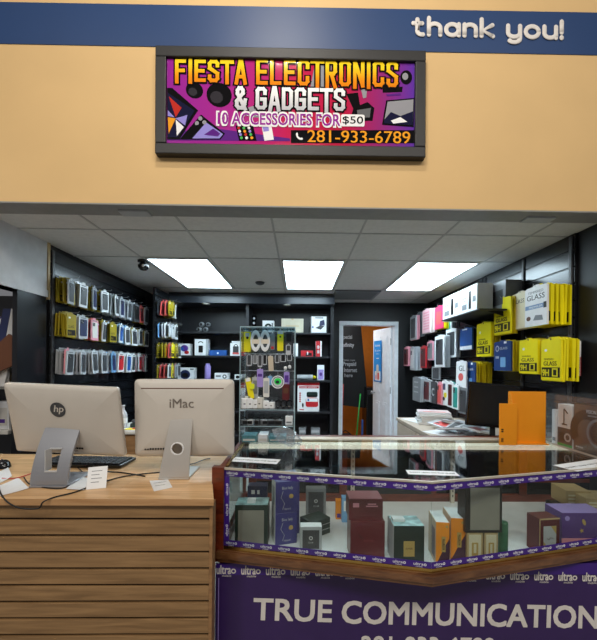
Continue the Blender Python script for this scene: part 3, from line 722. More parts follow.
# ------------------------------------------------------------------ neighbouring aisle seen through the gap on the far left
t = tag(empty('gondola_shelf', (-2.75, 2.9, 0)), 'dim shelf unit of the next aisle at the far left edge', 'shelf unit')
b = MB(); b.box(-.7, .5, .15, .2, 0, 2.0, 'dgrey'); b.build('back_panel', t)
for z_ in (.9, 1.25, 1.58): b = MB(); b.box(-.7, .5, -.15, .15, z_-.03, z_, 'offwhite', .004); b.build('shelf', t)
pc = ['white', 'lilac', 'offwhite', 'silver', 'lilac', 'white', 'sky', 'white']
for r_, z_ in enumerate((.9, 1.25, 1.58)):
    for i in range(8):
        b = MB(); hgt = .17+.05*((i*5+r_) % 3)/2; b.box(-.06, .06, -.05, .05, 0, hgt, pc[(i+r_*3) % 8], .003); b.box(-.045, .045, -.052, -.05, .03, hgt-.05, pc[(i+3+r_) % 8]); b.box(-.03, .03, -.0525, -.052, .05, .08, 'purple')
        tag(b.build('packaged_product', loc=(-3.33+i*.14, 2.86, z_)), 'small pale box on the %s shelf of the dim next aisle' % ('lower', 'middle', 'upper')[r_], 'box', '%s shelf boxes in next aisle' % ('lower', 'middle', 'upper')[r_])
b = MB(); b.prism([(-.10, -1.3), (-.02, -1.3), (-.16, 0), (.1, .12), (.1, .3), (.04, .34), (-.3, -.02)], -.01, .01, 'brown'); tag(b.build('cardboard_flap', loc=(-2.18, 2.62, 1.3), rz=.1), 'brown cardboard piece leaning by the black wall panel', 'cardboard')
b = MB(); b.prism([(-.30, -1.55), (-.24, -1.55), (.1, .28), (.04, .28)], -.01, .01, 'navy'); b.prism([(-.0, -.3), (.05, -.3), (.12, .0), (.12, .28), (.1, .28)], -.01, .01, 'silver'); tag(b.build('leaning_panel', loc=(-2.25, 2.66, 1.55)), 'navy and silver panel leaning behind the black wall panel', 'panel')
# ------------------------------------------------------------------ glass display case with bowed front
ZT = .95; ZR = .585; DK = .53
f0 = Vector((-.365, 1.625)); f1 = Vector((.554, 1.436)); f2 = Vector((2.1, 1.80)); RY = 2.36
t = tag(empty('display_case', (.5, 1.9, 0)), 'bowed glass display case with wood trim and purple tape, full of boxed perfumes', 'display case')
O = Vector((.5, 1.9, 0)); T = Matrix.Translation(-O)
def foot(off): return [(f0.x, f0.y-off), (f1.x, f1.y-off*1.02), (f2.x, f2.y-off), (f2.x, RY), (f0.x, RY)]
b = MB(); b.box(f0.x+.02, f2.x, 1.64, RY-.01, 0, .508, 'purple_vinyl', M=T); b.build('base_cabinet', t)
def rail(name, z0, z1, out, dep, mt, bev=.004, h=None):
    b = MB()
    for a, c_ in ((f0, f1), (f1, f2)):
        d = (c_-a); L_ = d.length; d.normalize(); n_ = Vector((d.y, -d.x))
        q0 = a+n_*out; q1 = c_+n_*out
        # mitred at the bow
        e0 = q0; e1 = q1
        if a is f1: e0 = f1+Vector((0, -out))*1.02
        if c_ is f1: e1 = f1+Vector((0, -out))*1.02
        i0 = e0-n_*dep; i1 = e1-n_*dep
        if a is f1: i0 = f1+Vector((0, -(out-dep)))*1.02
        if c_ is f1: i1 = f1+Vector((0, -(out-dep)))*1.02
        b.prism([tuple(e0), tuple(e1), tuple(i1), tuple(i0)], z0, z1, mt, M=T, plane='xy')
    return b.build(name, t)
rail('bottom_rail', ZR-.042, ZR-.012, .022, .05, 'bronze_wood')
rail('bottom_moulding', ZR-.012, ZR-.006, .014, .03, 'bronze_wood')
rail('bottom_moulding', ZR-.060, ZR-.042, .012, .04, 'bronze_wood')
rail('gilt_strip', ZR-.006, ZR+.010, .006, .012, 'brass')
rail('gilt_strip', ZT-.004, ZT+.004, .004, .010, 'alu')
# glass
for a, c_ in ((f0, f1), (f1, f2)):
    d = (c_-a).normalized(); n_ = Vector((d.y, -d.x)); i_ = -n_*.005
    b = MB(); b.prism([tuple(a), tuple(c_), tuple(c_+i_), tuple(a+i_)], ZR+.004, ZT-.006, 'pane', M=T, plane='xy'); b.build('front_pane', t)
b = MB(); b.prism([(f0.x+.025, f0.y+.004), (f1.x, f1.y+.006), (f2.x, f2.y+.004), (f2.x, RY-.09), (f0.x+.025, RY-.09)], ZT-.006, ZT, 'pane', M=T, plane='xy'); b.build('glass_top', t)
# left end
b = MB(); b.prism([(f0.x-.030, f0.y-.008), (f0.x+.026, f0.y-.016), (f0.x+.026, f0.y+.02), (f0.x-.030, f0.y+.03)], ZR-.062, ZT+.006, 'mahogany', M=T, plane='xy'); b.build('corner_post', t)
b = MB(); b.box(f0.x, f0.x+.022, f0.y+.02, RY, 0, ZR, 'mahogany', .002, M=T); b.box(f0.x, f0.x+.024, f0.y+.02, RY, ZT-.04, ZT+.006, 'mahogany', .003, M=T)
b.box(f0.x, f0.x+.022, RY-.04, RY, 0, ZT, 'mahogany', .002, M=T); b.build('end_panel', t)
b = MB(); b.box(f0.x+.006, f0.x+.011, f0.y+.02, RY-.04, ZR, ZT-.04, 'pane', M=T); b.build('end_pane', t)
b = MB(); b.box(f0.x+.024, f0.x+.038, f0.y+.03, RY-.09, ZT-.003, ZT+.004, 'brass', M=T); b.build('gilt_strip', t)
# rear frame: wood edge, aluminium door tracks, sliding mirror doors
b = MB(); b.box(f0.x, f2.x, RY-.02, RY+.01, ZT-.05, ZT+.008, 'mahogany', .004, M=T); b.build('rear_top_rail', t)
b = MB()
b.box(f0.x+.03, f2.x, RY-.055, RY-.021, ZT-.03, ZT+.003, 'alu', .002, M=T); b.box(f0.x+.03, f2.x, RY-.092, RY-.058, ZT-.02, ZT+.002, 'alu', .002, M=T); b.box(f0.x+.03, f2.x, RY-.08, RY-.02, ZT-.05, ZT-.03, 'brass', M=T)
b.build('door_track', t)
b = MB(); b.box(f0.x+.06, f2.x-.1, RY-.20, RY-.12, ZT-.040, ZT-.012, mat('case_lamp', (240, 232, 214), rough=.5, emit=.9), .006, M=T); b.box(f0.x+.06, f2.x-.1, RY-.118, RY-.10, ZT-.030, ZT-.012, 'brass', M=T); b.build('light_housing', t)
b = MB(); b.box(f0.x+.02, f2.x, RY-.05, RY-.0, DK-.02, DK+.05, 'mahogany', .004, M=T); b.build('rear_bottom_rail', t)
for i in range(4):
    x0 = f0.x+.04+i*.6; yd = RY-.030-(i % 2)*.016
    b = MB(); b.box(x0, x0+.61, yd-.004, yd, DK+.05, ZT-.05, mat('dark_mirror', (60, 64, 66), rough=.08, metal=.9), M=T); d_ = b.build('sliding_door', t)
    b = MB(); b.box(x0, x0+.05, yd-.012, yd-.004, DK+.05, ZT-.05, 'mahogany', .002, M=T); b.box(x0+.05, x0+.61, yd-.010, yd-.004, DK+.13, DK+.155, 'mahogany', .002, M=T); b.build('door_stile', d_)
for x_ in (.36, 1.02):
    b = MB(); b.box(x_-.012, x_+.012, RY-.075, RY-.055, DK, ZT-.04, 'alu', M=T)
    for k in range(12): b.box(x_-.003, x_+.003, RY-.077, RY-.075, DK+.04+k*.032, DK+.055+k*.032, 'ink', M=T)
    b.build('shelf_standard', t)
b = MB(); b.prism([(f0.x+.022, f0.y+.03), (f1.x, f1.y+.03), (f2.x, f2.y+.03), (f2.x, RY-.05), (f0.x+.022, RY-.05)], DK-.02, DK, mat('deck_white', (226, 228, 232), rough=.3), M=T, plane='xy'); b.build('deck', t)
# printed purple tape around the glass
def tape(a, c_, z0, z1, skip=0, vertical=False):
    d = (c_-a); L_ = d.length; d.normalize(); ang = math.atan2(d.y, d.x)
    b = MB()
    if not vertical:
        b.box(0, L_, -.0012, 0, z0, z1, 'tape_purple')
        n = int(L_/.078); 
        for i in range(n):
            x_ = .012+skip+i*L_/n
            h = (z1-z0)
            b.text('ultra', x_, z0+h*.38, h*.42, 'white', y=-.0013, w=.040, off=.02, ext=.0003)
            b.ring(x_+.047, z0+h*.53, .0042, .35, -.0013, 'white', .0004, 10)
            b.text('mobile', x_+.010, z0+h*.12, h*.18, 'white', y=-.0013, w=.026, off=.0, ext=.0003)
    return b, ang
for a, c_, z0, z1 in ((f0+Vector((.026, 0)), f1, ZT-.036, ZT-.008), (f1, f2, ZT-.036, ZT-.008), (f0+Vector((.026, 0)), f1, ZR+.008, ZR+.036), (f1, f2, ZR+.008, ZR+.036)):
    b, ang = tape(a, c_, z0, z1); n_ = Vector((math.sin(ang), -math.cos(ang)))*.0012
    b.build('printed_tape', t, loc=(a.x-O.x+n_.x, a.y-O.y+n_.y, 0), rz=ang)
b = MB(); hz = ZT-.036-(ZR+.036); b.box(0, .024, -.0012, 0, 0, hz, 'tape_purple')
for i in range(3):
    M_ = Matrix.Translation((.012, 0, .02+i*.094)) @ Matrix.Rotation(-PI/2, 4, 'Y') @ Matrix.Translation((0, 0, -.004))
    b.text('ultra', 0, -.002, .011, 'white', y=-.0013, w=.040, off=.02, ext=.0003, M=M_); b.ring(.048, .003, .0042, .35, -.0013, 'white', .0004, 10, M_); b.text('mobile', .01, -.009, .005, 'white', y=-.0013, w=.026, ext=.0003, M=M_)
d = (f1-f0).normalized(); b.build('printed_tape', t, loc=(f0.x+.028-O.x, f0.y+d.y*.028-O.y-.0016, ZR+.036), rz=math.atan2(d.y, d.x))
# base banner
BY = 1.628
t2 = tag(empty('vinyl_banner', (.8, BY, 0)), 'large purple vinyl banner with white capitals across the base of the glass case', 'banner')
b = MB(); xl = at(215.5, 600, BY).x-.8; b.box(xl, 2.0-.8, 0, .003, .02, .455, 'purple_vinyl')
b.box(xl+.012, xl+.016, -.0006, 0, .02, .44, 'lilac')
def word(txt, x0, x1, yt0, yb0, yt1, off, h=None, mt='letter_white'):
    a = at(x0, yb0, BY); c_ = at(x1, yb0+(yt1-yt0), BY); hgt = at(x0, yt0, BY).z-a.z
    an = math.atan2(c_.z-a.z, c_.x-a.x)
    M_ = Matrix.Translation((a.x-.8, 0, a.z)) @ Matrix.Rotation(-an, 4, 'Y')
    b.text(txt, 0, 0, hgt, mt, y=-.0004, w=(c_.x-a.x)/math.cos(an), off=off, ext=.0005, M=M_)
word('TRUE', 253.5, 331, 598.5, 619.5, 600.8, .028)
word('COMMUNICATIONS', 342, 612, 601, 623, 606.5, .028)
word('281-933-6789', 361, 494, 636, 655, 638, .02)
b.build('lettered_panel', t2)
b = MB(); b.box(xl, 2.0-.8, 0, .0035, .455, .508, 'tape_purple')
for i in range(28):
    x_ = xl+.004+i*.1145; z_ = at(217, 573.5, BY).z-(at(217, 573.5, BY).z-at(575, 580, BY).z)*(x_-xl)/1.55
    if x_ > 1.1: break
    b.text('ultra', x_, z_, .040, 'letter_white', y=-.0006, w=.066, off=.02, ext=.0004); b.ring(x_+.078, z_+.013, .009, .3, -.0006, 'letter_white', .0005, 14); b.text('mobile', x_+.026, z_-.013, .010, 'letter_white', y=-.0006, w=.042, ext=.0003)
b.build('logo_strip', t2, loc=(0, -.001, -.001))
# notice strips on the glass
for k_, (pts, lab_, tx) in enumerate((([(232.5, 457), (276, 459.5), (281.5, 464.5), (233, 461.5)], 'white notice strip stuck on the left end of the glass top', 1), ([(405, 470), (456, 471.5), (459, 476.5), (409, 474.5)], 'white notice strip on the glass top near the bow', 1), ([(559, 466), (610, 458), (612, 465), (571, 471)], 'white notice strip on the glass top in front of the clear box', 1))):
    a, c_, d_, e_ = [onz(x_, y_, ZT) for x_, y_ in pts]; xd = (c_-a+d_-e_)/2; an = math.atan2(xd.y, xd.x); L_ = xd.length; H_ = max(.028, abs(((a+c_)/2-(d_+e_)/2).length*.9))
    cc = (a+c_+d_+e_)/4
    b = MB(); b.box(-L_/2, L_/2, -H_/2, H_/2, 0, .0008, 'white')
    M_ = Matrix.Rotation(-PI/2, 4, 'X')
    b.text("DON'T LEAN ON THE GLASS", -L_/2+.012, -.007, .014, 'ink', y=-.0008, w=L_-.024, off=.012, ext=.0004, M=M_)
    tag(b.build('notice_strip', loc=(cc.x, cc.y, ZT+.0004), rz=an), lab_, 'notice', 'notice strips on the glass top')

# ------------------------------------------------------------------ boxed goods inside the case
def sbox(name, lab_, x0, x1, ytop, Y, dep, mt, cat='perfume box', base=DK, rz=0, deco=None, top=None, grp=None, h=None, w=None):
    a = at(x0, ytop, Y); c_ = at(x1, ytop, Y); w = w or c_.x-a.x; h = h or (a.z+c_.z)/2-base
    b = MB(); b.box(0, w, 0, dep, 0, h-.001, mt, .0015)
    if top: b.box(.0015, w-.0015, .0015, dep-.0015, h-.001, h, top)
    if deco: deco(b, w, h, dep)
    return tag(b.build(name, loc=(a.x, Y, base+.0005), rz=rz), lab_, cat, grp)
marble = mat('marble_teal', (150, 190, 195), rough=.3, noise=.55, nscale=22)
def d1(b, w, h, d): b.box(w*.1, w*.88, -.003, 0, h*.08, h*.87, mat('putty', (140, 136, 126), rough=.4)); b.box(w*.35, w*.6, .02, .05, h, h+.018, 'white')
sbox('perfume_box', 'large dark box with a grey front panel at the left end of the case', 235, 268, 505, 1.73, .10, 'dgreen', deco=d1, top=marble)
def d2(b, w, h, d): b.box(w*.2, w*.38, -.001, 0, h*.8, h*.9, 'white'); b.box(w*.5, w*.62, -.001, 0, h*.8, h*.9, 'white'); b.disc(w*.5, h*.25, w*.28, h*.2, 0, 'red', .004)
sbox('perfume_box', 'small navy open-top box with red inside behind the dark grey-panelled box', 247.5, 267, 485, 1.96, .07, 'navy', deco=d2, h=.22, base=DK)
def dn(b, w, h, d):
    b.box(-.0006, 0, .0, d, 0, h, 'white'); b.text('Blue lady', w*.3, h*.72, h*.12, 'silver', y=-.0004, w=w*.5, ext=.0003); b.disc(w*.72, h*.52, w*.1, w*.1, -.0003, 'gold', .0006)
    b.tube([(w*.35, -.0005, h*.7), (w*.25, -.0005, h*.5), (w*.42, -.0005, h*.3), (w*.33, -.0005, h*.12)], .0012, 'silver', 4); b.text('Natural', w*.4, h*.1, h*.06, 'silver', y=-.0004, w=w*.3, ext=.0003)
    b.box(-.001, -.0006, d*.25, d*.75, h*.2, h*.8, 'lgrey')
nav = mat('perfume_navy', (56, 54, 124), rough=.35)
hN = .158
for lv in range(2):
    for dp in range(2):
        nm = ('lower', 'upper')[lv]; wh = ('front', 'rear')[dp]
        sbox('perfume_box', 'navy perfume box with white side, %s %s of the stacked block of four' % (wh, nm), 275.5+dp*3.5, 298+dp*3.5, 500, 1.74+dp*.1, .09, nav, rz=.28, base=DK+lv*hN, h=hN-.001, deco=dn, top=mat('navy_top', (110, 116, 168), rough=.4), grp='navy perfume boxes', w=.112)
def dg(b, w, h, d): b.box(w*.12, w*.88, -.001, 0, h*.06, h*.86, 'dgrey'); b.ring(w*.5, h*.52, w*.07, .3, -.001, 'silver', .0006, 12); b.text('CLUB', w*.38, h*.3, h*.06, 'silver', y=-.001, ext=.0003)
sbox('perfume_box', 'small grey and black box in front of the navy perfume boxes', 300, 322, 527, 1.70, .05, 'lgrey', deco=dg, top='paper')
sbox('perfume_box', 'small grey and black box behind the dark flat case', 306, 326, 497, 2.10, .05, 'grey', deco=dg, h=.16)
b = MB(); b.prism([(0, 0), (.13, .0), (.15, .022), (.15, .10), (.11, .115), (.0, .02)], 0, .12, 'dgreen', plane='xy') if 0 else b.box(0, .13, 0, .10, 0, .085, 'dgreen', .003)
b.box(0.0, .13, -.001, 0, .028, .03, 'silver'); b.box(0.0, .13, -.001, 0, .055, .057, 'silver')
tag(b.build('flat_case', loc=(at(311, 540, 1.80).x, 1.80, DK+.001), rz=.62), 'dark green flat case set diagonally left of the maroon boxes', 'case')
def do(b, w, h, d): b.box(w*.2, w*.8, -.001, 0, h*.1, h*.3, 'purple')
sbox('perfume_box', 'tiny orange box beside the pale blue box', 336, 342, 500, 2.04, .04, 'orange', deco=do, h=.11)
def dsk(b, w, h, d): b.box(w*.15, w*.85, -.001, 0, h*.45, h*.85, 'white')
sbox('perfume_box', 'tall pale blue box just left of the maroon boxes', 342, 354, 498, 2.0, .04, 'sky', deco=dsk, h=.145)
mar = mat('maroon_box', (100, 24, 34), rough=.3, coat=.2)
def dm1(b, w, h, d): b.text('ROYAL', w*.4, h*.45, h*.06, mat('maroon_foil', (150, 60, 66), rough=.3), y=-.0003, ext=.0003); b.prism([(w*.2, h*.7), (w*.4, h*.55), (w*.3, h*.5)], -.0006, 0, mat('maroon_dark', (84, 16, 24), rough=.3))
s_ = sbox('perfume_box', 'lower maroon box of the stacked pair', 350.5, 385, 521, 1.62, .11, mar, deco=dm1)
h1 = s_.dimensions.z
def dm2(b, w, h, d):
    b.box(w*.12, w*.3, -.0006, 0, h*.6, h*.8, 'pink'); b.box(w*.5, w*.85, -.0006, 0, h*.62, h*.68, 'pink'); b.box(w*.55, w*.8, -.0006, 0, h*.72, h*.78, 'pink')
    for k in range(3): b.box(w*.1, w*.85, -.0006, 0, h*(.15+k*.12), h*(.18+k*.12), mat('maroon_foil'))if 0 else b.box(w*.1, w*.85, -.0006, 0, h*(.15+k*.12), h*(.17+k*.12), 'maroon')
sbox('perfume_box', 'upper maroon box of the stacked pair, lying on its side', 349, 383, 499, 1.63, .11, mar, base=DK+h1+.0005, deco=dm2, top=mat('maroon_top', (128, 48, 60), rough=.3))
def dt_(b, w, h, d):
    b.box(w*.32, w*.68, -.001, 0, h*.2, h*.6, 'gold'); b.text('AMIR', w*.38, h*.38, h*.05, 'brown', y=-.001, ext=.0003, w=w*.24); b.box(-.001, 0, 0, d, 0, h, 'silver')
    b.box(w*.05, w*.45, .04, .08, h, h+.012, 'white')
sbox('perfume_box', 'dark green box with marbled top and gold label in front of the shelf post', 394, 424.5, 526, 1.58, .11, mat('bottle_green', (26, 46, 40), rough=.3), deco=dt_, top=marble)
def dor(b, w, h, d):
    b.prism([(0, 0), (w, 0), (w, h*.62), (w*.55, h*.35), (w*.2, h*.1)], -.0008, 0, mat('plum', (70, 36, 60), rough=.3)); b.box(w*.42, w*.72, -.0012, -.0006, h*.3, h*.66, 'gold'); b.text('AMBER', w*.46, h*.35, h*.26, 'brown', y=-.0012, w=w*.2, ext=.0003)
    b.box(-.001, 0, 0, d, 0, h, mat('kraft', (205, 180, 150), rough=.4)); b.box(-.0014, -.001, d*.1, d*.5, h*.1, h*.8, mat('plum')); b.disc(w*.8, h*.9, w*.1, w*.1, -.0008, 'gold', .0008)
ora = mat('perfume_orange', (244, 150, 34), rough=.35)
sbox('perfume_box', 'orange and plum perfume box with wrap-around print, left of the pair', 436, 449, 522, 1.58, .13, ora, deco=dor, rz=-.12, top='paper')
sbox('perfume_box', 'orange and plum perfume box with wrap-around print, right of the pair', 451, 465, 518, 1.62, .13, ora, deco=dor, rz=-.12, top='paper')
def dcr(b, w, h, d): b.box(w*.12, w*.88, -.0008, 0, h*.05, h*.92, 'cream'); b.rrect(w*.3, w*.7, h*.2, h*.65, .003, -.0014, -.0008, 'gold'); b.box(w*.42, w*.58, -.0018, -.0014, h*.3, h*.6, 'cream')
cr1 = sbox('perfume_box', 'cream perfume box under the large framed box, left one', 467, 483, 537, 1.60, .09, 'tan', deco=dcr, h=.135)
sbox('perfume_box', 'cream perfume box under the large framed box, right one', 484.5, 498, 537, 1.60, .09, 'tan', deco=dcr, h=.135)
def dfr(b, w, h, d): b.box(w*.13, w*.92, -.003, 0, h*.06, h*.94, mat('putty'))
sbox('perfume_box', 'large dark framed box with grey panel standing on two cream boxes', 465.5, 502.5, 485, 1.595, .08, mat('espresso', (34, 30, 28), rough=.35), base=DK+.136, deco=dfr)
b = MB(); b.lathe([(.022, 0), (.022, .012), (.0215, .014), (.0215, .15), (.02, .158), (.001, .16)], mat('tube_green', (60, 110, 80), rough=.35, noise=.25, nscale=40), 18); tag(b.build('perfume_tube', loc=(at(503, 540, 1.66).x, 1.66, DK)), 'green patterned tube standing right of the cream perfume boxes', 'tube')
def dr_(b, w, h, d):
    b.box(w*.2, w*.82, -.001, 0, h*.12, h*.78, 'silver'); b.prism([(w*.2, h*.35), (w*.2, h*.12), (w*.5, h*.12)], -.0016, -.001, 'gold'); b.prism([(w*.55, h*.78), (w*.82, h*.78), (w*.82, h*.55)], -.0016, -.001, 'gold')
    b.tube([(w*.35, -.0018, h*.45), (w*.45, -.0018, h*.4), (w*.55, -.0018, h*.46), (w*.68, -.0018, h*.42)], .001, 'brown', 4); b.box(0, w, -.0012, 0, h*.96, h, 'tan'); b.box(0, w*.04, -.0012, 0, 0, h, 'tan')
sbox('perfume_box', 'maroon perfume box with silver label at the right part of the case', 539.5, 562, 519, 1.66, .08, 'maroon', deco=dr_, rz=.12)
def dpu(b, w, h, d):
    b.box(-.0005, w+.0005, -.001, 0, 0, h*.32, 'pink'); b.prism([(w*.45+.012*math.cos(a*PI/5)*(1 if a % 2 else .45), h*.52+.012*math.sin(a*PI/5)*(1 if a % 2 else .45)) for a in range(10)], -.001, 0, 'gold')
    b.disc(w*.5, h*.75, .008, .016, 0, 'gold', .001, rot=.4); b.disc(w*.12, h*.85, .012, .012, 0, 'lilac', .001); b.text('YARA', w*.4, h*.08, h*.08, 'red', y=-.001, ext=.0004, w=w*.3)
sbox('perfume_box', 'wide purple and pink perfume box at the right edge', 562, 606, 513, 1.70, .12, mat('box_purple', (88, 58, 128), rough=.35), deco=dpu, top='lilac')
def dta(b, w, h, d): 
    for k in range(3): b.box(w*.1, w*.9, -.0006, 0, h*(.2+.22*k), h*(.3+.22*k), 'cream')
sbox('perfume_box', 'tan carton lying behind the purple box, left one', 566, 589, 493, 1.99, .14, 'tan', base=DK+.10, h=.09, deco=dta, rz=-.1)
sbox('perfume_box', 'tan carton lying behind the purple box, right one', 586, 615, 500, 1.90, .14, 'tan', base=DK+.10, h=.08, deco=dta, rz=-.1)
b = MB(); b.box(0, .50, 0, .2, 0, .0995, 'espresso', .003); b.box(.02, .48, -.001, 0, .02, .08, 'brown'); tag(b.build('carton', loc=(1.50, 1.895, DK)), 'dark long carton under the tan cartons', 'carton')

# ------------------------------------------------------------------ on top of the case, right side
zt_ = ZT+.001
t = tag(empty('brochure_holder', (at(526, 445, 2.16).x, 2.16, zt_)), 'bright orange board brochure stand on the glass case', 'stand')
b = MB(); b.box(-.112, .124, 0, .006, 0, .326, 'orange_board', .001); b.build('back_board', t)
b = MB(); b.box(-.112, .124, -.035, 0, 0, .006, 'orange_board', .001); b.build('base_board', t)
b = MB(); b.box(-.116, -.110, -.10, .056, 0, .33, 'orange_board', .001) if 0 else b.prism([(-.04, 0), (0, 0), (0, .326), (-.02, .31), (-.04, .25)], -.112, -.108, 'orange_board', plane='yz'); b.build('side_board', t)
b = MB(); b.box(-.195, -.086, -.045, -.040, 0, .255, 'orange_board', .001)
for z_ in (.022, .08): b.box(-.183, -.170, -.0465, -.045, z_, z_+.008, 'ink'); b.box(-.183, -.170, -.0465, -.045, z_+.012, z_+.020, 'ink')
b.build('front_board', t)
# clear acrylic box holding packaged accessories
AX = 1.575; y0_, y1_ = 1.72, 2.22; ht = .31
t = tag(empty('acrylic_box', (AX, y1_, zt_)), 'clear acrylic box with headphone and earbud packs at the right edge of the case', 'acrylic box')
b = MB(); b.box(0, .004, y0_-y1_, 0, 0, ht, 'acrylic'); b.build('side_pane', t)
b = MB(); b.box(.004, .36, -.004, 0, 0, ht, 'acrylic'); b.build('rear_pane', t)
b = MB(); b.box(0, .36, y0_-y1_, 0, ht, ht+.004, 'acrylic'); b.build('lid', t)
b = MB(); b.box(0.0, .006, y0_-y1_, 0, -.0, .010, 'alu'); b.build('bottom_trim', t)
Mr = Matrix.Rotation(-PI/2, 4, 'Z')
def abox(name, lab_, cat, ya, yb__, xd, h, mt, deco, thk=.07):
    w = yb__-ya; b = MB(); b.box(0, w, 0, thk, 0, h, mt, .002); deco(b, w, h)
    return tag(b.build(name, loc=(AX+xd, yb__, zt_+.001), rz=-PI/2), lab_, cat)
def dh_(b, w, h):
    b.box(w*.02, w*.98, -.001, 0, h*.02, h*.98, mat('hp_brown', (92, 80, 72), rough=.35)); b.ring(w*.62, h*.45, h*.26, .1, -.001, 'grey', .001, 28); b.disc(w*.62, h*.45, h*.2, h*.2, -.001, 'espresso', .0008)
    b.ring(w*.35, h*.45, h*.34, .28, -.001, 'espresso', .0008, 20, None, .6, PI+.6)
    b.text('VISION LED', w*.32, h*.82, h*.07, 'silver', y=-.0016, w=w*.4, off=.02, ext=.0004); b.text('WIRELESS HEADPHONES', w*.36, h*.76, h*.03, 'silver', y=-.0016, w=w*.3, ext=.0004)
    for k in range(4): b.disc(w*(.08+k*.05), h*.1, .005, .005, -.001, 'silver', .0008)
abox('headphone_box', 'brown headphone box inside the clear acrylic box', 'box', 1.725, 2.0, .02, .275, 'espresso', dh_)
def de_(b, w, h):
    b.tube([(w*.45, -.001, h*.55), (w*.45, -.001, h*.9)], .003, 'ink', 6); b.tube([(w*.45, -.001, h*.9), (w*.7, -.001, h*.8)], .003, 'ink', 6); b.box(w*.3, w*.65, -.0015, 0, h*.52, h*.55, 'ink')
    b.box(0, w, -.0008, 0, h*.08, h*.45, 'dgrey'); b.rrect(w*.1, w*.45, h*.12, h*.34, .006, -.0016, -.0008, 'ink'); b.ring(w*.7, h*.24, w*.18, .25, -.001, 'silver', .001, 18); b.box(0, w, -.0008, 0, 0, h*.08, 'green')
abox('accessory_box', 'white and dark accessory box inside the acrylic box, beside the brown headphone box', 'box', 2.01, 2.125, .02, .255, 'white', de_)
abox('accessory_box', 'plain white narrow box at the left end inside the acrylic box', 'box', 2.135, 2.175, .02, .215, 'white', lambda b, w, h: b.box(w*.2, w*.8, -.0008, 0, h*.1, h*.2, 'grey'))
# plastic bag and white card box on the case near the tower
b = MB(); vs = []; fs = []
rr = random.Random(3)
for i in range(9):
    for k in range(14):
        q = i/8; a = 2*PI*k/14; r_ = (math.sin(PI*min(1, q*1.02))**.6)*(1+.35*rr.uniform(-1, 1)); vs.append((.085*r_*math.cos(a), .045*r_*math.sin(a), .10*q+.012*rr.uniform(-1, 1)*(0 < i < 8)))
for i in range(8):
    for k in range(14): fs.append((i*14+k, i*14+(k+1) % 14, (i+1)*14+(k+1) % 14, (i+1)*14+k))
b.add(vs, fs, 'film')
pb = at(284, 444, 2.05); tag(b.build('plastic_bag', loc=(pb.x, 2.05, zt_+.012), rot=(0, .35, 0)), 'crumpled clear plastic bag at the foot of the acrylic tower', 'bag')
# ------------------------------------------------------------------ slatboard racks
def slat_wall(name, lab_, loc, L_, z0, z1, depth, face, pitch=.1, std=()):
    """board in local x (length), facing -y, grooves as real gaps"""
    t = tag(empty(name, loc, rz=face), lab_, 'slatboard')
    b = MB(); b.box(0, L_, .0075, max(depth, .02), z0, z1, 'ink'); z = z1
    while z > z0+.02:
        b.box(0, L_, 0, .008, max(z-pitch+.013, z0), z, 'slat_black', .0015); z -= pitch
    b.build('panel', t)
    for s_ in std:
        g = MB(); g.box(s_-.013, s_+.013, -.012, .0, z0, z1, 'dgrey', .002)
        for k in range(int((z1-z0)/.06)): g.box(s_-.003, s_+.003, -.0125, -.012, z0+.02+k*.06, z0+.05+k*.06, 'ink')
        g.build('shelf_standard', t)
    return t
def hook(t, x, z, ln):
    g = MB(); g.tube([(x, 0, z), (x, -ln, z), (x, -ln-.008, z+.012)], .0022, 'steel', 6); g.box(x-.012, x+.012, -.004, 0, z-.012, z+.014, 'steel'); g.build('peg_hook', t)

LOOK = {  # card colour, inner colour, words
 'y': ('mustard', 'ink', 'mustard yellow screen protector pack'),
 'Y': ('yellow', 'ink', 'bright yellow screen protector pack'),
 'w': ('white', 'dgrey', 'white boxed phone case pack'),
 'n': ('clear_case', 'navy', 'clear phone case pack with navy insert'),
 'k': ('clear_case', 'dgrey', 'clear phone case pack with charcoal insert'),
 'g': ('lgrey', 'grey', 'pale grey phone case pack'),
 'c': ('clear_case', 'silver', 'clear silvery phone case pack'),
 'r': ('coral', 'maroon', 'coral red phone case pack'),
 'b': ('sky', 'navy', 'light blue phone case pack'),
 'B': ('white', 'blue', 'white pack with blue phone case'),
 'p': ('pink', 'offwhite', 'pink phone case pack'),
 't': ('teal', 'dgreen', 'teal green phone case pack'),
 'd': ('dgrey', 'ink', 'dark charcoal phone case pack'),
 'R': ('white', 'red', 'white pack with red phone case'),
 'o': ('mustard', 'orange', 'mustard and orange phone case pack'),
}
ORD = ['first', 'second', 'third', 'fourth', 'fifth', 'sixth', 'seventh', 'eighth', 'ninth', 'tenth']
_proto = {}
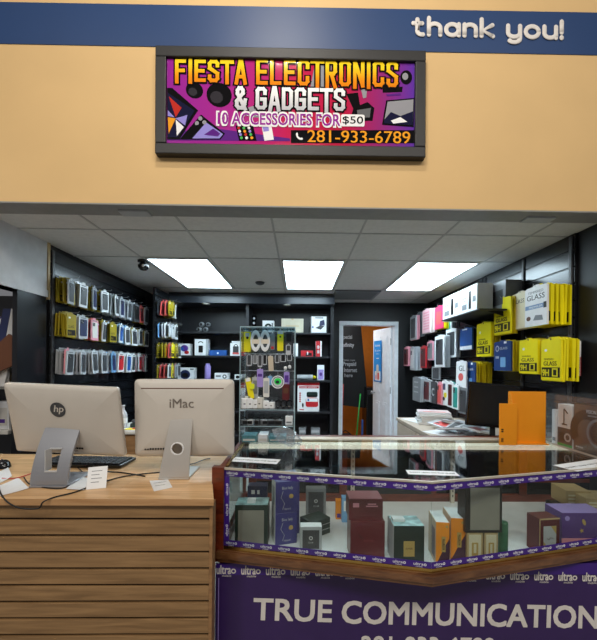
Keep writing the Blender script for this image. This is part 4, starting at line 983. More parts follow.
def pack_proto(code, w, h, th):
    k = (code, w, h, th)
    if k in _proto: return dup(_proto[k], (0, 0, 0))
    card, inner, _ = LOOK[code]
    b = MB(); H_ = h; tw = w*.22
    # outline: card with a hang tab on top, origin at the hook hole
    z1 = -.012; z0 = z1-H_+.02
    b.rrect(-w/2, w/2, z0, z1, .006, 0, th, card)
    b.prism([(-tw, z1), (tw, z1), (tw*.7, z1+.02), (-tw*.7, z1+.02)], th*.3, th*.3+.001, card)
    if code in 'yY':
        b.box(-w*.4, w*.4, -.0006, 0, z0+h*.08, z0+h*.3, 'ink'); b.text('9H', -w*.34, z0+h*.12, h*.12, 'Y_' if 0 else card, y=-.0006, w=w*.3, ext=.0003)
        b.text('GLASS', -w*.36, z0+h*.38, h*.1, 'ink', y=-.0002, w=w*.6, ext=.0003)
        b.box(-w*.3, -w*.1, -.0004, 0, z0+h*.75, z0+h*.82, 'white')
    b2 = MB()
    if code not in 'yY':
        b2.rrect(-w*.36, w*.36, z0+h*.1, z0+h*.80, .008, -.003, 0, inner); b2.rrect(-w*.3, -w*.02, z0+h*.62, z0+h*.77, .004, -.0045, -.003, 'ink')
        b2.disc(-w*.22, z0+h*.72, .006, .006, -.0045, 'grey', .0006, 10); b2.disc(-w*.1, z0+h*.67, .006, .006, -.0045, 'grey', .0006, 10)
        b.box(-w*.3, w*.3, -.0004, 0, z0+h*.84, z0+h*.88, 'grey')
    o = b.build('phone_case_pack' if code not in 'yY' else 'screen_protector_pack')
    if b2.v: b2.build('phone_case', o)
    _proto[k] = o
    return o
rnd = random.Random(11)
def hang_row(side, rowname, hooks, codes, z, x_wall, w, h, th, step, wallwords, rack, rackx, ln=None):
    """side +1: left wall (faces +x), -1: right wall (faces -x)"""
    rz0 = PI/2 if side > 0 else -PI/2
    grp = 'packs on the %s row of the %s' % (rowname, wallwords)
    for hi, (Y, cs) in enumerate(zip(hooks, codes)):
        hook(rack, rackx(Y), z, ln or (.03+step*len(cs)+.02))
        n = len(cs)
        for j, c_ in enumerate(cs):
            x = x_wall+side*(.022+j*step+rnd.uniform(-.002, .002))
            o = pack_proto(c_, w, h, th)
            o.location = (x, Y+rnd.uniform(-.004, .004), z-.0+rnd.uniform(-.009, .005))
            o.rotation_euler = (rnd.uniform(-.05, .05), rnd.uniform(-.06, .06), rz0+rnd.uniform(-.22, .22))
            hk = '%s hook, %s row, %s' % (ORD[hi], rowname, wallwords)
            if j == n-1: lb = LOOK[c_][2]+', front, '+hk
            else: lb = LOOK[c_][2]+', behind, '+hk
            tag(o, lb, 'phone case' if c_ not in 'yY' else 'screen protector', grp)
# left wall, near section
LW = slat_wall('slatboard_rack', 'black slatboard with rows of hanging phone packs on the left wall', (XL+.0, 2.815, 0), 1.72, .2, 2.33, .0, PI/2, .1, (.02,))
# (local x runs along +y, board faces +x)
for ch in LW.children: ch.location.y = -.022
wx = XL+.025
nearY = [2.90+.164*i for i in range(10)]
rk = lambda Y: Y-2.815
class Off:                                                        # hooks are placed in the board's local frame
    pass
def lh(t, x, z, ln):
    g = MB(); g.tube([(x, -.03, z), (x, -.03-ln, z), (x, -.038-ln, z+.012)], .0022, 'steel', 6); g.build('peg_hook', t)
hook = lh
W_ = 'near left rack'
hang_row(1, 'top', nearY, ['yyyyk', 'ycccw', 'yyyyn', 'wgycw', 'gggggw', 'gkgnn', 'kknnk', 'ddnnd', 'ykkr', 'yywk'], 2.125, wx, .098, .215, .011, .022, W_, LW, rk)
hang_row(1, 'middle', nearY, ['yyyyy', 'yyccn', 'yyyrp', 'yyyyw', 'yynoy', 'kknbB', 'cbbw', 'wwyw', 'yyyw', 'yoyw'], 1.840, wx, .098, .205, .011, .022, W_, LW, rk)
hang_row(1, 'bottom', nearY, ['gggpk', 'ggkkk', 'kkgkk', 'cckgk', 'gbcnb', 'ggggR', 'ggwwB', 'wwkw', 'ppwR', 'yrpw'], 1.545, wx, .098, .215, .011, .022, W_, LW, rk)
# far section, a rack standing forward of the wall
LF = slat_wall('slatboard_rack', 'far black slatboard section of the left wall with four short rows', (-1.69, 4.14, 0), .44, .2, 2.33, .03, PI/2, .1)
lfx = lambda Y: Y-4.14
def lh2(t, x, z, ln):
    g = MB(); g.tube([(x, -.003, z), (x, -.01-ln, z), (x, -.016-ln, z+.012)], .0022, 'steel', 6); g.build('peg_hook', t)
hook = lh2
farY = [4.19+.105*i for i in range(4)]; W_ = 'far left rack'
hang_row(1, 'top', farY, ['drry', 'yryy', 'yyk', 'yyw'], 2.185, -1.68, .085, .185, .011, .042, W_, LF, lfx)
hang_row(1, 'second', farY, ['bnwc', 'kwcc', 'yYyw', 'wkw'], 1.92, -1.68, .085, .185, .011, .042, W_, LF, lfx)
hang_row(1, 'third', farY, ['yyor', 'yyrY', 'yYYy', 'ytYw'], 1.685, -1.68, .085, .185, .011, .042, W_, LF, lfx)
hang_row(1, 'fourth', farY, ['yrrw', 'wwtY', 'ttog', 'kprk'], 1.43, -1.68, .085, .175, .011, .042, W_, LF, lfx)
# ------------------------------------------------------------------ right wall
RL = slat_wall('slatboard_rack', 'long black slatboard with steel standards covering the right wall', (XR, YB-.02, 0), YB-.02-2.42, .2, CEIL-.004, .0, -PI/2, .12, ())
for ch in RL.children: ch.location.y = -.022
rkx = lambda Y: (YB-.02)-Y
for px_y in (2.45, 2.98, 3.6, 4.2):
    g = MB(); s_ = rkx(px_y); g.box(s_-.013, s_+.013, -.034, -.022, .2, CEIL-.02, 'dgrey', .002)
    for k in range(34): g.box(s_-.003, s_+.003, -.0345, -.034, .22+k*.06, .25+k*.06, 'ink')
    g.build('shelf_standard', RL)
def rface(name, lab_, cat, xf, xn, yt, yb, XF, deco, card, th=.014, n=0, step=.02, card2=None, lab2=None, grp=None, shift=0, side_dx=0, deco2=None, hk=True, jit=.008, child=None):
    """pack facing the shop, given by the far and near upright edges in the photo; n more packs hang behind it"""
    yt = yt; Pn = onx(xn, (yt+yb)/2, XF); Pf = onx(xf, (yt+yb)/2, XF); w = min(Pf.y-Pn.y, .26)
    zt_ = onx(xn, yt, XF).z; zb_ = onx(xn, yb, XF).z; h = zt_-zb_
    Yc = Pn.y+w/2
    def make(cd, dc, nm):
        b = MB(); b.prism([(-w/2, -h+.0), (w/2, -h), (w/2, -.022), (w/2-.02, -.012), (w*.14, -.010), (w*.1, 0), (-w*.1, 0), (-w*.14, -.010), (-w/2+.02, -.012), (-w/2, -.022)], 0, th, cd)
        if dc: dc(b, w, h)
        o = b.build(nm); return o
    o = make(card, deco, name); o.location = (XF, Yc, zt_); o.rotation_euler = (0, 0, -PI/2+rnd.uniform(-.03, .03)); tag(o, lab_, cat, grp)
    if child: child(o, w, h)
    if n:
        o2 = make(card2 or card, deco2 if deco2 else (deco if not card2 else None), name); rot = None
        for k in range(n):
            q = o2 if k == 0 else dup(o2, (0, 0, 0))
            q.location = (XF+.018+step*k+rnd.uniform(-.002, .002), Yc-shift*k+rnd.uniform(-jit, jit), zt_+rnd.uniform(-.006, .004)); q.rotation_euler = (rnd.uniform(-.03, .03), 0, -PI/2+rnd.uniform(-.09, .09))
            tag(q, lab2, cat, (grp or lab2+' group')[:60])
    if hk:
        g = MB(); ln = XR-.03-XF+.02; g.tube([(rkx(Yc), -.022, zt_+.012-.02), (rkx(Yc), -.022-ln, zt_-.008), (rkx(Yc), -.03-ln, zt_+.008)], .0024, 'steel', 6); g.build('peg_hook', RL)
    return o
def dY(b, w, h):
    b.box(-w*.46, w*.46, -.0008, 0, -h*.93, -h*.70, 'ink'); b.text('9H', -w*.42, -h*.9, h*.15, 'yellow', y=-.0008, w=w*.34, off=.03, ext=.0004)
    b.box(w*.08, w*.36, -.0012, -.0008, -h*.91, -h*.72, 'yellow'); b.box(w*.14, w*.30, -.0016, -.0012, -h*.88, -h*.75, 'ink')
    b.text('GLASS', -w*.36, -h*.66, h*.10, 'ink', y=0, w=w*.66, off=.03, ext=.0006); b.text('TEMPERED', -w*.36, -h*.53, h*.04, 'ink', y=0, w=w*.5, off=.01, ext=.0006)
    b.disc(-w*.25, -h*.3, w*.07, w*.05, 0, 'white', .0008); b.disc(0, -h*.05, .006, .006, 0, 'ink', .0008)
def dW(b, w, h):
    b.text('GLASS', -w*.40, -h*.36, h*.13, 'dgrey', y=0, w=w*.8, off=.012, ext=.0006); b.text('TEMPERED', -w*.36, -h*.20, h*.06, 'grey', y=0, w=w*.7, ext=.0006)
    b.box(-w*.48, w*.48, -.0008, 0, -h*.58, -h*.48, mat('steel_blue', (120, 150, 190), rough=.4)); b.text('PREMIUM', -w*.3, -h*.56, h*.05, 'white', y=-.0008, w=w*.6, ext=.0004); b.box(w*.36, w*.48, -.001, 0, -h*.60, -h*.46, 'ink')
    b.disc(-w*.32, -h*.8, w*.1, w*.07, 0, 'brown', .0008); b.prism([(-w*.1, -h*.86), (w*.0, -h*.74), (w*.3, -h*.76), (w*.34, -h*.88)], -.0008, 0, 'grey')
def dB(b, w, h):
    b.ring(-w*.3, -h*.27, w*.09, .2, 0, 'silver', .0008, 14); b.text('GLASS', -w*.15, -h*.31, h*.08, 'silver', y=0, w=w*.45, ext=.0006)
    b.rrect(-w*.1, w*.2, -h*.88, -h*.56, .006, -.001, 0, 'sky'); b.box(-w*.4, -w*.2, -.0008, 0, -h*.6, -h*.52, 'silver'); b.box(w*.1, w*.25, -.0008, 0, -h*.12, -h*.05, 'white')
def dP(inner, band=None):
    def f(b, w, h):
        b.rrect(-w*.36, w*.36, -h*.93, -h*.14, .012, -.004, 0, inner); b.rrect(-w*.30, -w*.0, -h*.36, -h*.18, .006, -.006, -.004, 'ink')
        for q in ((-.22, -.23), (-.08, -.31)): b.disc(w*q[0], h*q[1], .008, .008, -.006, 'grey', .0008, 10)
        if band: b.box(-w*.48, w*.48, -.0008, 0, -h*.12, -h*.05, band)
    return f
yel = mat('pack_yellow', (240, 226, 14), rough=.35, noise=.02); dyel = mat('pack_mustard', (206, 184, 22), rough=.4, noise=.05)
SP = 'screen protector'; PC = 'phone case'; N1 = 'screen_protector_pack'; N2 = 'phone_case_pack'
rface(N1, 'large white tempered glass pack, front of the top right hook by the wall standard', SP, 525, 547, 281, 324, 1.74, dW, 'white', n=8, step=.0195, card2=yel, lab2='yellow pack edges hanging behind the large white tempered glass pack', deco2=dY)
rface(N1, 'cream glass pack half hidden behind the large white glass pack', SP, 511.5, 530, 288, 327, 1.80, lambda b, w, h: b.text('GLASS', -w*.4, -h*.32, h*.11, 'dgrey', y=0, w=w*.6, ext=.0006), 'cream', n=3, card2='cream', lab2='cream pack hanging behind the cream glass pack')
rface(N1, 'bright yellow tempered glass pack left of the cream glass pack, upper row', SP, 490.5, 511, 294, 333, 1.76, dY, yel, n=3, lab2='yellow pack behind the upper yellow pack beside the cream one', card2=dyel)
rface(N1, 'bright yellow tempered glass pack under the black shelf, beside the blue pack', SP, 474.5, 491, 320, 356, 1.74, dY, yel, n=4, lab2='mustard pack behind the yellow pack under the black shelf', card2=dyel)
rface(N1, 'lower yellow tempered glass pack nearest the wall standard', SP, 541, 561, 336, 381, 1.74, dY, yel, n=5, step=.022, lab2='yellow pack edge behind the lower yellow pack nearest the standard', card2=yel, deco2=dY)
rface(N1, 'narrow white and red pack at the wall end of the lower yellow hook', SP, 568, 579, 338, 376, 1.90, lambda b, w, h: b.box(-w*.5, w*.5, -.001, .015, -h, -h*.5, 'red'), 'white')
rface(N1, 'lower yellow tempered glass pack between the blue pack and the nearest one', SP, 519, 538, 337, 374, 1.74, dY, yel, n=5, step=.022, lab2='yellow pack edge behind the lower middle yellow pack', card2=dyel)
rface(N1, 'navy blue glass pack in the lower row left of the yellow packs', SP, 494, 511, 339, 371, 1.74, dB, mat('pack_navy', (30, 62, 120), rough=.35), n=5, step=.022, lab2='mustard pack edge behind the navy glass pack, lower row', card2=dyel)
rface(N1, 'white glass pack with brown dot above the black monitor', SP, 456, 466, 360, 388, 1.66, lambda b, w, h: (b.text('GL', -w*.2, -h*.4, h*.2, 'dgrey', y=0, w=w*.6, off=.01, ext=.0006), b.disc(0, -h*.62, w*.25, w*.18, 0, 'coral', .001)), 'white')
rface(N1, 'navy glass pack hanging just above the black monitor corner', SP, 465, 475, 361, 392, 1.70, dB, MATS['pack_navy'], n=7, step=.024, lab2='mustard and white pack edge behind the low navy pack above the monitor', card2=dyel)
rface(N1, 'blue and white pack hanging under the shelf with white boxes', SP, 457, 472, 326, 349, 1.72, lambda b, w, h: (b.box(-w*.5, w*.5, -.001, 0, -h, -h*.84, 'white'), b.box(-w*.3, w*.1, -.001, 0, -h*.12, -h*.06, 'white')), 'blue', n=2, lab2='dark pack behind the blue and white pack', card2='dgrey')
rface(N2, 'white framed charcoal phone case pack left of the blue and white pack', PC, 444, 456, 327, 357, 1.70, dP('dgrey'), 'white', n=2, lab2='pale pack behind the upper white framed charcoal case', card2='lgrey')
rface(N2, 'large white framed charcoal phone case pack hanging lowest in the middle row', PC, 432.5, 444, 334, 367, 1.62, dP('dgrey'), 'white', n=3, lab2='pale pack behind the large white framed charcoal case', card2='lgrey')
rface(N2, 'grey phone case pack hanging diagonally below the large white framed case', PC, 430, 440, 366, 380, 1.66, dP('dgrey'), 'lgrey')
# middle row, far
rface(N2, 'dark pink phone case pack at the far end of the middle row', PC, 403, 409, 346, 366, 1.58, dP('maroon'), 'pink', n=2, card2='pink', lab2='pink pack edge behind the far pink pack, middle row')
rface(N2, 'pale grey phone case pack next to the far pink one, middle row', PC, 410, 414.5, 346, 370, 1.60, dP('silver'), 'lgrey', n=4, card2='clear_case', lab2='pale edge-on pack behind the pale grey pack, middle row')
rface(N2, 'red phone case pack in the middle row behind the large framed case', PC, 420.5, 426, 345, 368, 1.64, dP('maroon'), 'red', n=3, card2='maroon', lab2='dark red pack edge behind the red pack, middle row')
rface(N2, 'pink phone case pack just left of the large framed case', PC, 427, 433, 340, 360, 1.66, dP('grey'), 'pink', n=1, card2='lgrey', lab2='grey pack edge behind the pink pack left of the framed case')
# top row, far
rface(N2, 'grey phone case pack at the far end of the top right row', PC, 407.5, 416, 314, 339, 1.60, dP('dgrey'), 'lgrey', n=2, card2='pink', lab2='pink backed pack behind the far grey pack, top row')
rface(N2, 'dark phone case pack second from the far end, top right row', PC, 417, 421, 311, 336, 1.68, dP('ink'), 'grey', n=2, card2='grey', lab2='dark grey pack behind the dark pack, top right row')
rface(N2, 'pale pink printed pack in the top row left of the hot pink one', PC, 420.5, 430, 307, 332, 1.62, lambda b, w, h: [b.box(-w*.36, w*.36, -.001, 0, -h*(.2+.11*k), -h*(.14+.11*k), 'pink') for k in range(7)], mat('pale_pink', (232, 190, 196), rough=.4), n=4, step=.018, card2='offwhite', lab2='off-white pack edge behind the pale pink printed pack')
rface(N2, 'hot pink pack in the top row beside the shelf with white boxes', PC, 435, 442.5, 304, 328, 1.68, lambda b, w, h: b.rrect(-w*.3, w*.3, -h*.8, -h*.25, .01, -.002, 0, 'coral'), 'hotpink', n=3, card2=yel, lab2='bright yellow pack edge behind the hot pink pack')
rface(N2, 'white and green pack under the left end of the black shelf', PC, 446, 451, 318, 330, 1.76, dP('teal'), 'white', n=2, card2='dgrey', lab2='dark pack edge under the left end of the black shelf')
# bottom row
rface(N2, 'large grey bagged pack at the far end of the bottom right row', PC, 406, 419.5, 377, 402, 1.50, lambda b, w, h: [b.box(-w*.3, w*.3, -.001, 0, -h*(.25+.2*k), -h*(.2+.2*k), 'lgrey') for k in range(3)], 'grey', n=4, card2='lgrey', lab2='pale bagged pack behind the large grey bagged pack')
rface(N2, 'dark red phone case pack in the bottom right row', PC, 423, 430, 379, 402, 1.56, dP('maroon'), 'lgrey', n=1, card2='white', lab2='white pack edge behind the dark red pack, bottom row')
rface(N2, 'charcoal pack with a pale letter C in the bottom right row', PC, 430.5, 436, 381, 404, 1.58, lambda b, w, h: b.ring(0, -h*.5, w*.22, .25, 0, 'silver', .001, 14, None, .8, 5.5), 'dgrey', n=1, card2='lgrey', lab2='pale pack edge behind the charcoal letter pack')
rface(N2, 'pink phone case pack right of the charcoal letter pack, bottom row', PC, 436.5, 441.5, 382, 405, 1.60, dP('coral'), 'pink', n=1, card2='pink', lab2='pink pack edge behind the bottom row pink pack')
rface(N2, 'white pack with yellow and black print in the bottom right row', PC, 442, 447.5, 380, 406, 1.62, lambda b, w, h: (b.rrect(-w*.3, w*.1, -h*.4, -h*.15, .006, -.001, 0, 'navy'), b.disc(w*.1, -h*.6, w*.25, w*.2, -.0, 'yellow', .001), b.disc(-w*.15, -h*.75, w*.18, w*.15, 0, 'ink', .0014)), 'white')
rface(N2, 'white framed dark plum phone case pack in the bottom right row', PC, 447.5, 452.5, 381, 408, 1.63, dP('maroon'), 'white', n=1, card2='teal', lab2='teal edged pack behind the plum case, bottom row')
rface(N2, 'white framed teal phone case pack right of the plum one, bottom row', PC, 452.5, 458, 384, 410, 1.64, dP('teal'), 'white', n=2, card2='dgrey', lab2='dark edge pack behind the teal framed case, bottom row')
rface(N2, 'grey bagged pack below the white glass pack above the monitor', PC, 458, 467, 387, 415, 1.66, dP('dgrey'), 'grey', n=3, card2='lgrey', lab2='pale bagged pack edge left of the black monitor')
# black bracket shelf with white boxes
sA = onx(490, 312, 1.70); 
Ys, Ye = 2.93, 3.62; sz = onx(470, 314, 1.60).z
t = tag(empty('wall_shelf', (XR-.03, Ys, sz)), 'black wall shelf carrying white boxes in the right rack', 'shelf')
b = MB(); b.box(-.40, 0, 0, Ye-Ys+.1, -.012, 0, 'matte_black', .002); b.build('board', t)
for yy in (.06, Ye-Ys): b = MB(); b.prism([(-.3, -.012), (0, -.012), (0, -.10)], yy, yy+.006, 'matte_black', plane='xz'); b.build('bracket', t)
for i, (xa, xb) in enumerate(((443, 459.5), (460.5, 477))):
    Pn = onx(xb, 300, 1.60); Pf = onx(xa, 300, 1.60); w = Pf.y-Pn.y; h = onx(xb, 284.5 if i else 288.5, 1.60).z-sz
    b = MB(); b.box(-w/2, w/2, 0, .145, 0, .262, 'white', .002)
    h = .262
    b.rrect(w*.02, w*.16, h*.18, h*.82, .004, -.001, 0, 'ink'); b.box(-w*.4, -w*.1, -.0008, 0, h*.6, h*.64, 'grey'); b.box(-w*.4, -w*.15, -.0008, 0, h*.5, h*.53, 'grey'); b.box(w*.25, w*.42, -.0008, 0, h*.4, h*.6, 'grey'); b.box(-w*.4, -w*.1, -.0008, 0, h*.2, h*.4, 'grey')
    tag(b.build('gadget_box', loc=(1.60, (Pn.y+Pf.y)/2, sz+.001), rz=-PI/2), 'white box with a tall dark slot drawing on the black wall shelf, %s one' % ('farther', 'nearer')[i], 'box', 'white boxes on the wall shelf')
b = MB(); b.box(-.14, .14, 0, .145, 0, .255, 'grey', .002); b.box(-.1, .1, -.001, 0, .05, .18, 'dgrey'); tag(b.build('gadget_box', loc=(1.76, 3.10, sz+.001), rz=-PI/2), 'grey box added as painted shade behind the nearer white box on the wall shelf', 'box')  # added box; its grey paints in shade beside the white boxes
# ------------------------------------------------------------------ shelving unit on the back wall
UY = 4.70; UX0 = -1.72; UXm = at(247, 350, UY).x; UX1 = at(333.5, 350, UY).x; UT = CEIL-.005
t = tag(empty('shelving_unit', ((UX0+UX1)/2, UY, 0)), 'tall black two-bay shelving unit across the back of the shop', 'shelving unit')
ux = (UX0+UX1)/2
sb_ = mat('shelf_black', (30, 31, 36), rough=.4, noise=.1)
b = MB(); b.box(UX0-ux, UX1-ux, .36, .38, 0, UT, sb_); b.build('back_panel', t)
for x_, w_ in ((UX0, .03), (UXm-.02, .04), (UX1-.04, .04)):
    b = MB(); b.box(x_-ux, x_-ux+w_, 0, .36, 0, UT-.14, sb_, .002); b.build('side_panel', t)
SZ = [at(210, 331.5, UY).z, at(210, 355.5, UY).z, at(210, 379.6, UY).z, .80, .48]
for z_ in SZ:
    for (xa, xb) in ((UX0+.03, UXm-.02), (UXm+.02, UX1-.04)):
        b = MB(); b.box(xa-ux, xb-ux, .004, .36, z_-.024, z_, sb_, .002); b.build('shelf', t)
b = MB(); b.box(UX0-ux, UX1-ux+.0, -.10, .38, UT-.14, UT-.05, mat('header_black', (44, 50, 60), rough=.3), .004); b.box(UX0-ux, UX1-ux+.0, -.06, .38, UT-.05, UT, sb_); hd = b.build('header', t)
for px__ in (206, 287):
    x_ = at(px__, 304, UY-.05).x-ux
    b = MB(); b.lathe([(.05, 0), (.05, -.008), (.035, -.012), (.001, -.012)], 'offwhite', 18, Matrix.Translation((x_, -.04, UT-.14))); b.build('puck_light', hd)
def sh(name, lab_, cat, x0, x1, ytop, shelf, mt, dep=.12, deco=None, Y=UY+.05, grp=None, base=None):
    z0 = (SZ[shelf] if base is None else base)+.0008; a = at(x0, ytop, Y); c_ = at(x1, ytop, Y); w = c_.x-a.x; h = max(a.z-z0, .03)
    b = MB(); b.box(0, w, 0, dep, 0, h, mt, .002)
    if deco: deco(b, w, h)
    return tag(b.build(name, loc=(a.x, Y, z0)), lab_, cat, grp)
sh('gadget_box', 'white box with purple and red picture on the middle shelf of left bay', 'box', 179, 190, 343.5, 1, 'white', deco=lambda b, w, h: (b.disc(w*.5, h*.6, w*.34, h*.28, 0, 'purple', .002), b.disc(w*.7, h*.25, w*.2, h*.15, 0, 'red', .003), b.disc(w*.3, h*.55, w*.15, h*.16, 0, 'blue', .004)))
sh('gadget_box', 'white upright box with black phone picture, middle shelf of left bay', 'box', 194.7, 208, 339, 1, 'white', deco=lambda b, w, h: (b.rrect(w*.3, w*.62, h*.18, h*.6, .008, -.002, 0, 'ink'), b.ring(w*.45, h*.68, w*.2, .15, 0, 'dgrey', .002, 12, None, .5, 2.6), b.box(w*.84, w, -.001, 0, 0, h, 'lgrey')))
sh('gadget_box', 'flat bright blue box on the middle shelf of left bay', 'box', 209.2, 226.5, 350, 1, 'blue', deco=lambda b, w, h: b.disc(w*.5, h*.45, .012, .012, 0, 'white', .001))
sh('gadget_box', 'white box with black and red bag picture beside the bay divider', 'box', 230.2, 241.5, 343, 1, 'white', deco=lambda b, w, h: (b.rrect(w*.25, w*.75, h*.25, h*.75, .01, -.002, 0, 'dgrey'), b.box(w*.22, w*.78, -.003, 0, h*.12, h*.26, 'coral'), b.ring(w*.5, h*.75, w*.15, .2, 0, 'dgrey', .002, 12, None, 0, PI)))
b = MB(); b.box(0, .14, 0, .1, 0, .02, 'white', .002); tag(b.build('small_box', loc=(at(231.5, 343, UY+.05).x, UY+.06, at(231, 342.6, UY+.05).z+.001)), 'thin white box lying on top of the bag picture box', 'box')
sh('gadget_box', 'white box with round black device picture, third shelf of left bay', 'box', 177.5, 194.5, 367.5, 2, 'white', deco=lambda b, w, h: (b.disc(w*.45, h*.4, w*.3, h*.4, 0, 'navy', .002), b.disc(w*.45, h*.35, w*.18, h*.2, 0, 'ink', .003), b.box(w*.75, w*.95, -.001, 0, h*.8, h*.92, 'grey')))
p_ = at(207.3, 379.6, UY+.08); b = MB(); b.lathe([(.04, 0), (.042, .01), (.042, .17), (.035, .185), (.03, .19), (.03, .215), (.001, .217)], 'lilac', 14); tag(b.build('drink_tumbler', loc=(p_.x, UY+.1, SZ[2]+.001)), 'lilac tumbler standing upright on the third shelf of left bay', 'tumbler')
sh('gadget_box', 'low white box with grey ring picture, third shelf of left bay', 'box', 214.5, 228.5, 373, 2, 'white', deco=lambda b, w, h: (b.ring(w*.72, h*.45, h*.25, .3, 0, 'dgrey', .002, 14), b.box(w*.1, w*.45, -.001, 0, h*.4, h*.65, 'grey')))
sh('gadget_box', 'small pale box with dark disc near the bay divider, third shelf', 'box', 234.5, 241, 380.5-6, 2, 'white', deco=lambda b, w, h: b.disc(w*.5, h*.5, w*.3, h*.3, 0, 'ink', .002))
# dim round gadgets on the top shelf
for i, (x_, y_, r_) in enumerate(((199.5, 328.3, .034), (206, 328.5, .034), (202, 322.2, .034), (208.5, 321, .030))):
    p_ = at(x_, y_, UY+.12); zz = SZ[0]+.035 if i < 2 else SZ[0]+.105
    b = MB(); M_ = Matrix.Rotation(PI/2, 4, 'X'); b.lathe([(.001, 0), (r_*.6, 0), (r_, .01), (r_, .04), (r_*.8, .05), (.001, .05)], 'grey', 18, M_); b.lathe([(.001, .051), (r_*.5, .051), (r_*.5, .054), (.001, .054)], 'ink', 14, M_)
    tag(b.build('speaker_puck', loc=(p_.x, UY+.14, zz)), 'round dark grey gadget, %s of the small heap on the top left shelf' % ('lower left', 'lower right', 'upper left', 'upper right')[i], 'speaker', 'round gadgets on the top left shelf')
# right bay
b = MB(); b.lathe([(.045, 0), (.045, .012), (.03, .02), (.03, .23), (.02, .24), (.001, .24)], 'gloss_black', 16)
for k in range(3): b.disc(0, .06+k*.065, .016, .016, -.03, 'lgrey', .003)
p_ = at(254, 331, UY+.08); tag(b.build('tower_gadget', loc=(p_.x, UY+.1, SZ[0]+.001)), 'black upright gadget with three pale rings left end of the top right shelf', 'gadget')
sh('gadget_box', 'small white box with dark drawing, top shelf of right bay', 'box', 262.5, 274, 320.5, 0, 'white', deco=lambda b, w, h: (b.ring(w*.5, h*.45, h*.22, .4, 0, 'dgreen', .002, 12, None, .3, 4.5), b.box(w*.8, w*.92, -.001, 0, h*.2, h*.8, 'grey')))
sh('gadget_box', 'cream cardboard box on the top shelf of right bay', 'box', 281.5, 303.5, 318.5, 0, mat('cream_card', (196, 190, 168), rough=.6), deco=lambda b, w, h: (b.box(w*.45, w*.55, -.001, 0, h*.9, h, 'tan'), b.box(w*.2, w*.8, -.001, 0, h*.45, h*.5, 'tan')))
sh('gadget_box', 'white box with open laptop picture, top shelf of right bay', 'box', 310.5, 326.5, 316.3, 0, 'white', deco=lambda b, w, h: (b.prism([(w*.55, h*.4), (w*.9, h*.5), (w*.85, h*.8), (w*.6, h*.72)], -.002, 0, 'navy'), b.prism([(w*.3, h*.3), (w*.65, h*.2), (w*.9, h*.46), (w*.55, h*.42)], -.002, 0, 'dgrey'), b.box(-.0, w*.06, -.001, 0, 0, h, 'ink'), b.box(w*.3, w*.8, -.001, 0, h*.88, h*.94, 'grey'), b.box(w*.1, w*.2, -.001, 0, h*.3, h*.4, 'blue')))
sh('gadget_box', 'low red and black box, second shelf of right bay', 'box', 301, 313, 350.5, 1, 'red', deco=lambda b, w, h: (b.box(w*.4, w*.9, -.001, 0, h*.1, h*.6, 'ink'), b.box(w*.5, w*.6, -.002, 0, h*.3, h*.8, 'white')))
sh('gadget_box', 'narrow red and white upright box, second shelf of right bay', 'box', 316, 321.8, 341, 1, 'white', deco=lambda b, w, h: (b.box(w*.0, w*.75, -.001, 0, h*.0, h*1., 'red'), b.disc(w*.4, h*.6, w*.22, h*.12, 0, 'silver', .002), b.box(w*.2, w*.6, -.002, 0, h*.2, h*.4, 'silver')))
sh('gadget_box', 'slim white box beside the acrylic tower, second shelf of right bay', 'box', 293.5, 298, 343.5, 1, 'white')
p0 = at(297, 376, UY+.08); b = MB(); b.tube([(0, 0, 0), (.215, 0, 0)], .036, 'silver', 16); b.tube([(.02, 0, 0), (.19, 0, 0)], .0365, 'lgrey', 16); b.tube([(.215, 0, 0), (.235, 0, .004), (.265, 0, 0)], [.02, .024, .012], 'yellow', 12)
tag(b.build('flashlight', loc=(p0.x, UY+.1, SZ[2]+.038)), 'silver tube shaped torch with yellow tip lying on the third shelf', 'torch')
sh('gadget_box', 'tall lilac and white box, third shelf of right bay', 'box', 317.5, 324.3, 365, 2, 'white', deco=lambda b, w, h: (b.box(w*.1, w*.9, -.001, 0, h*.05, h*.7, 'lilac'), b.disc(w*.5, h*.4, w*.2, h*.12, 0, 'purple', .002)))
bw = at(297.5, 390, UY).x; bx_ = at(319.5, 390, UY).x; wbx = bx_-bw; zbx = .80+.001; hbx = at(300, 382.6, UY).z-zbx
b = MB(); b.box(0, wbx, 0, .2, 0, hbx, 'white', .003); b.box(0, wbx, -.001, 0, hbx*.9, hbx, 'red'); b.box(wbx*.08, wbx*.97, -.0012, 0, hbx*.80, hbx*.875, 'red')
b.text('MAXI VISION', wbx*.12, hbx*.82, hbx*.035, 'white', y=-.0014, w=wbx*.75, off=.03, ext=.0004)
b.rrect(wbx*.42, wbx*.92, hbx*.5, hbx*.68, .02, -.002, 0, 'dgreen'); b.rrect(wbx*.38, wbx*.95, hbx*.16, hbx*.48, .03, -.002, 0, 'red'); b.box(wbx*.4, wbx*.93, -.003, 0, hbx*.34, hbx*.46, 'white'); b.disc(wbx*.5, hbx*.4, .014, .014, -.003, 'blue', .001); b.rrect(wbx*.45, wbx*.9, hbx*.5, hbx*.56, .01, -.003, 0, 'ink')
for k in range(5): b.disc(wbx*.12, hbx*(.35+k*.07), .012, .010, 0, 'red', .001)
b.disc(wbx*.25, hbx*.22, .012, .03, 0, 'ink', .001); b.box(wbx*.1, wbx*.3, -.001, 0, hbx*.05, hbx*.08, 'red')
tag(b.build('appliance_box', loc=(bw, UY+.03, zbx)), 'large red and white appliance box on the low shelf right of the tower', 'box')
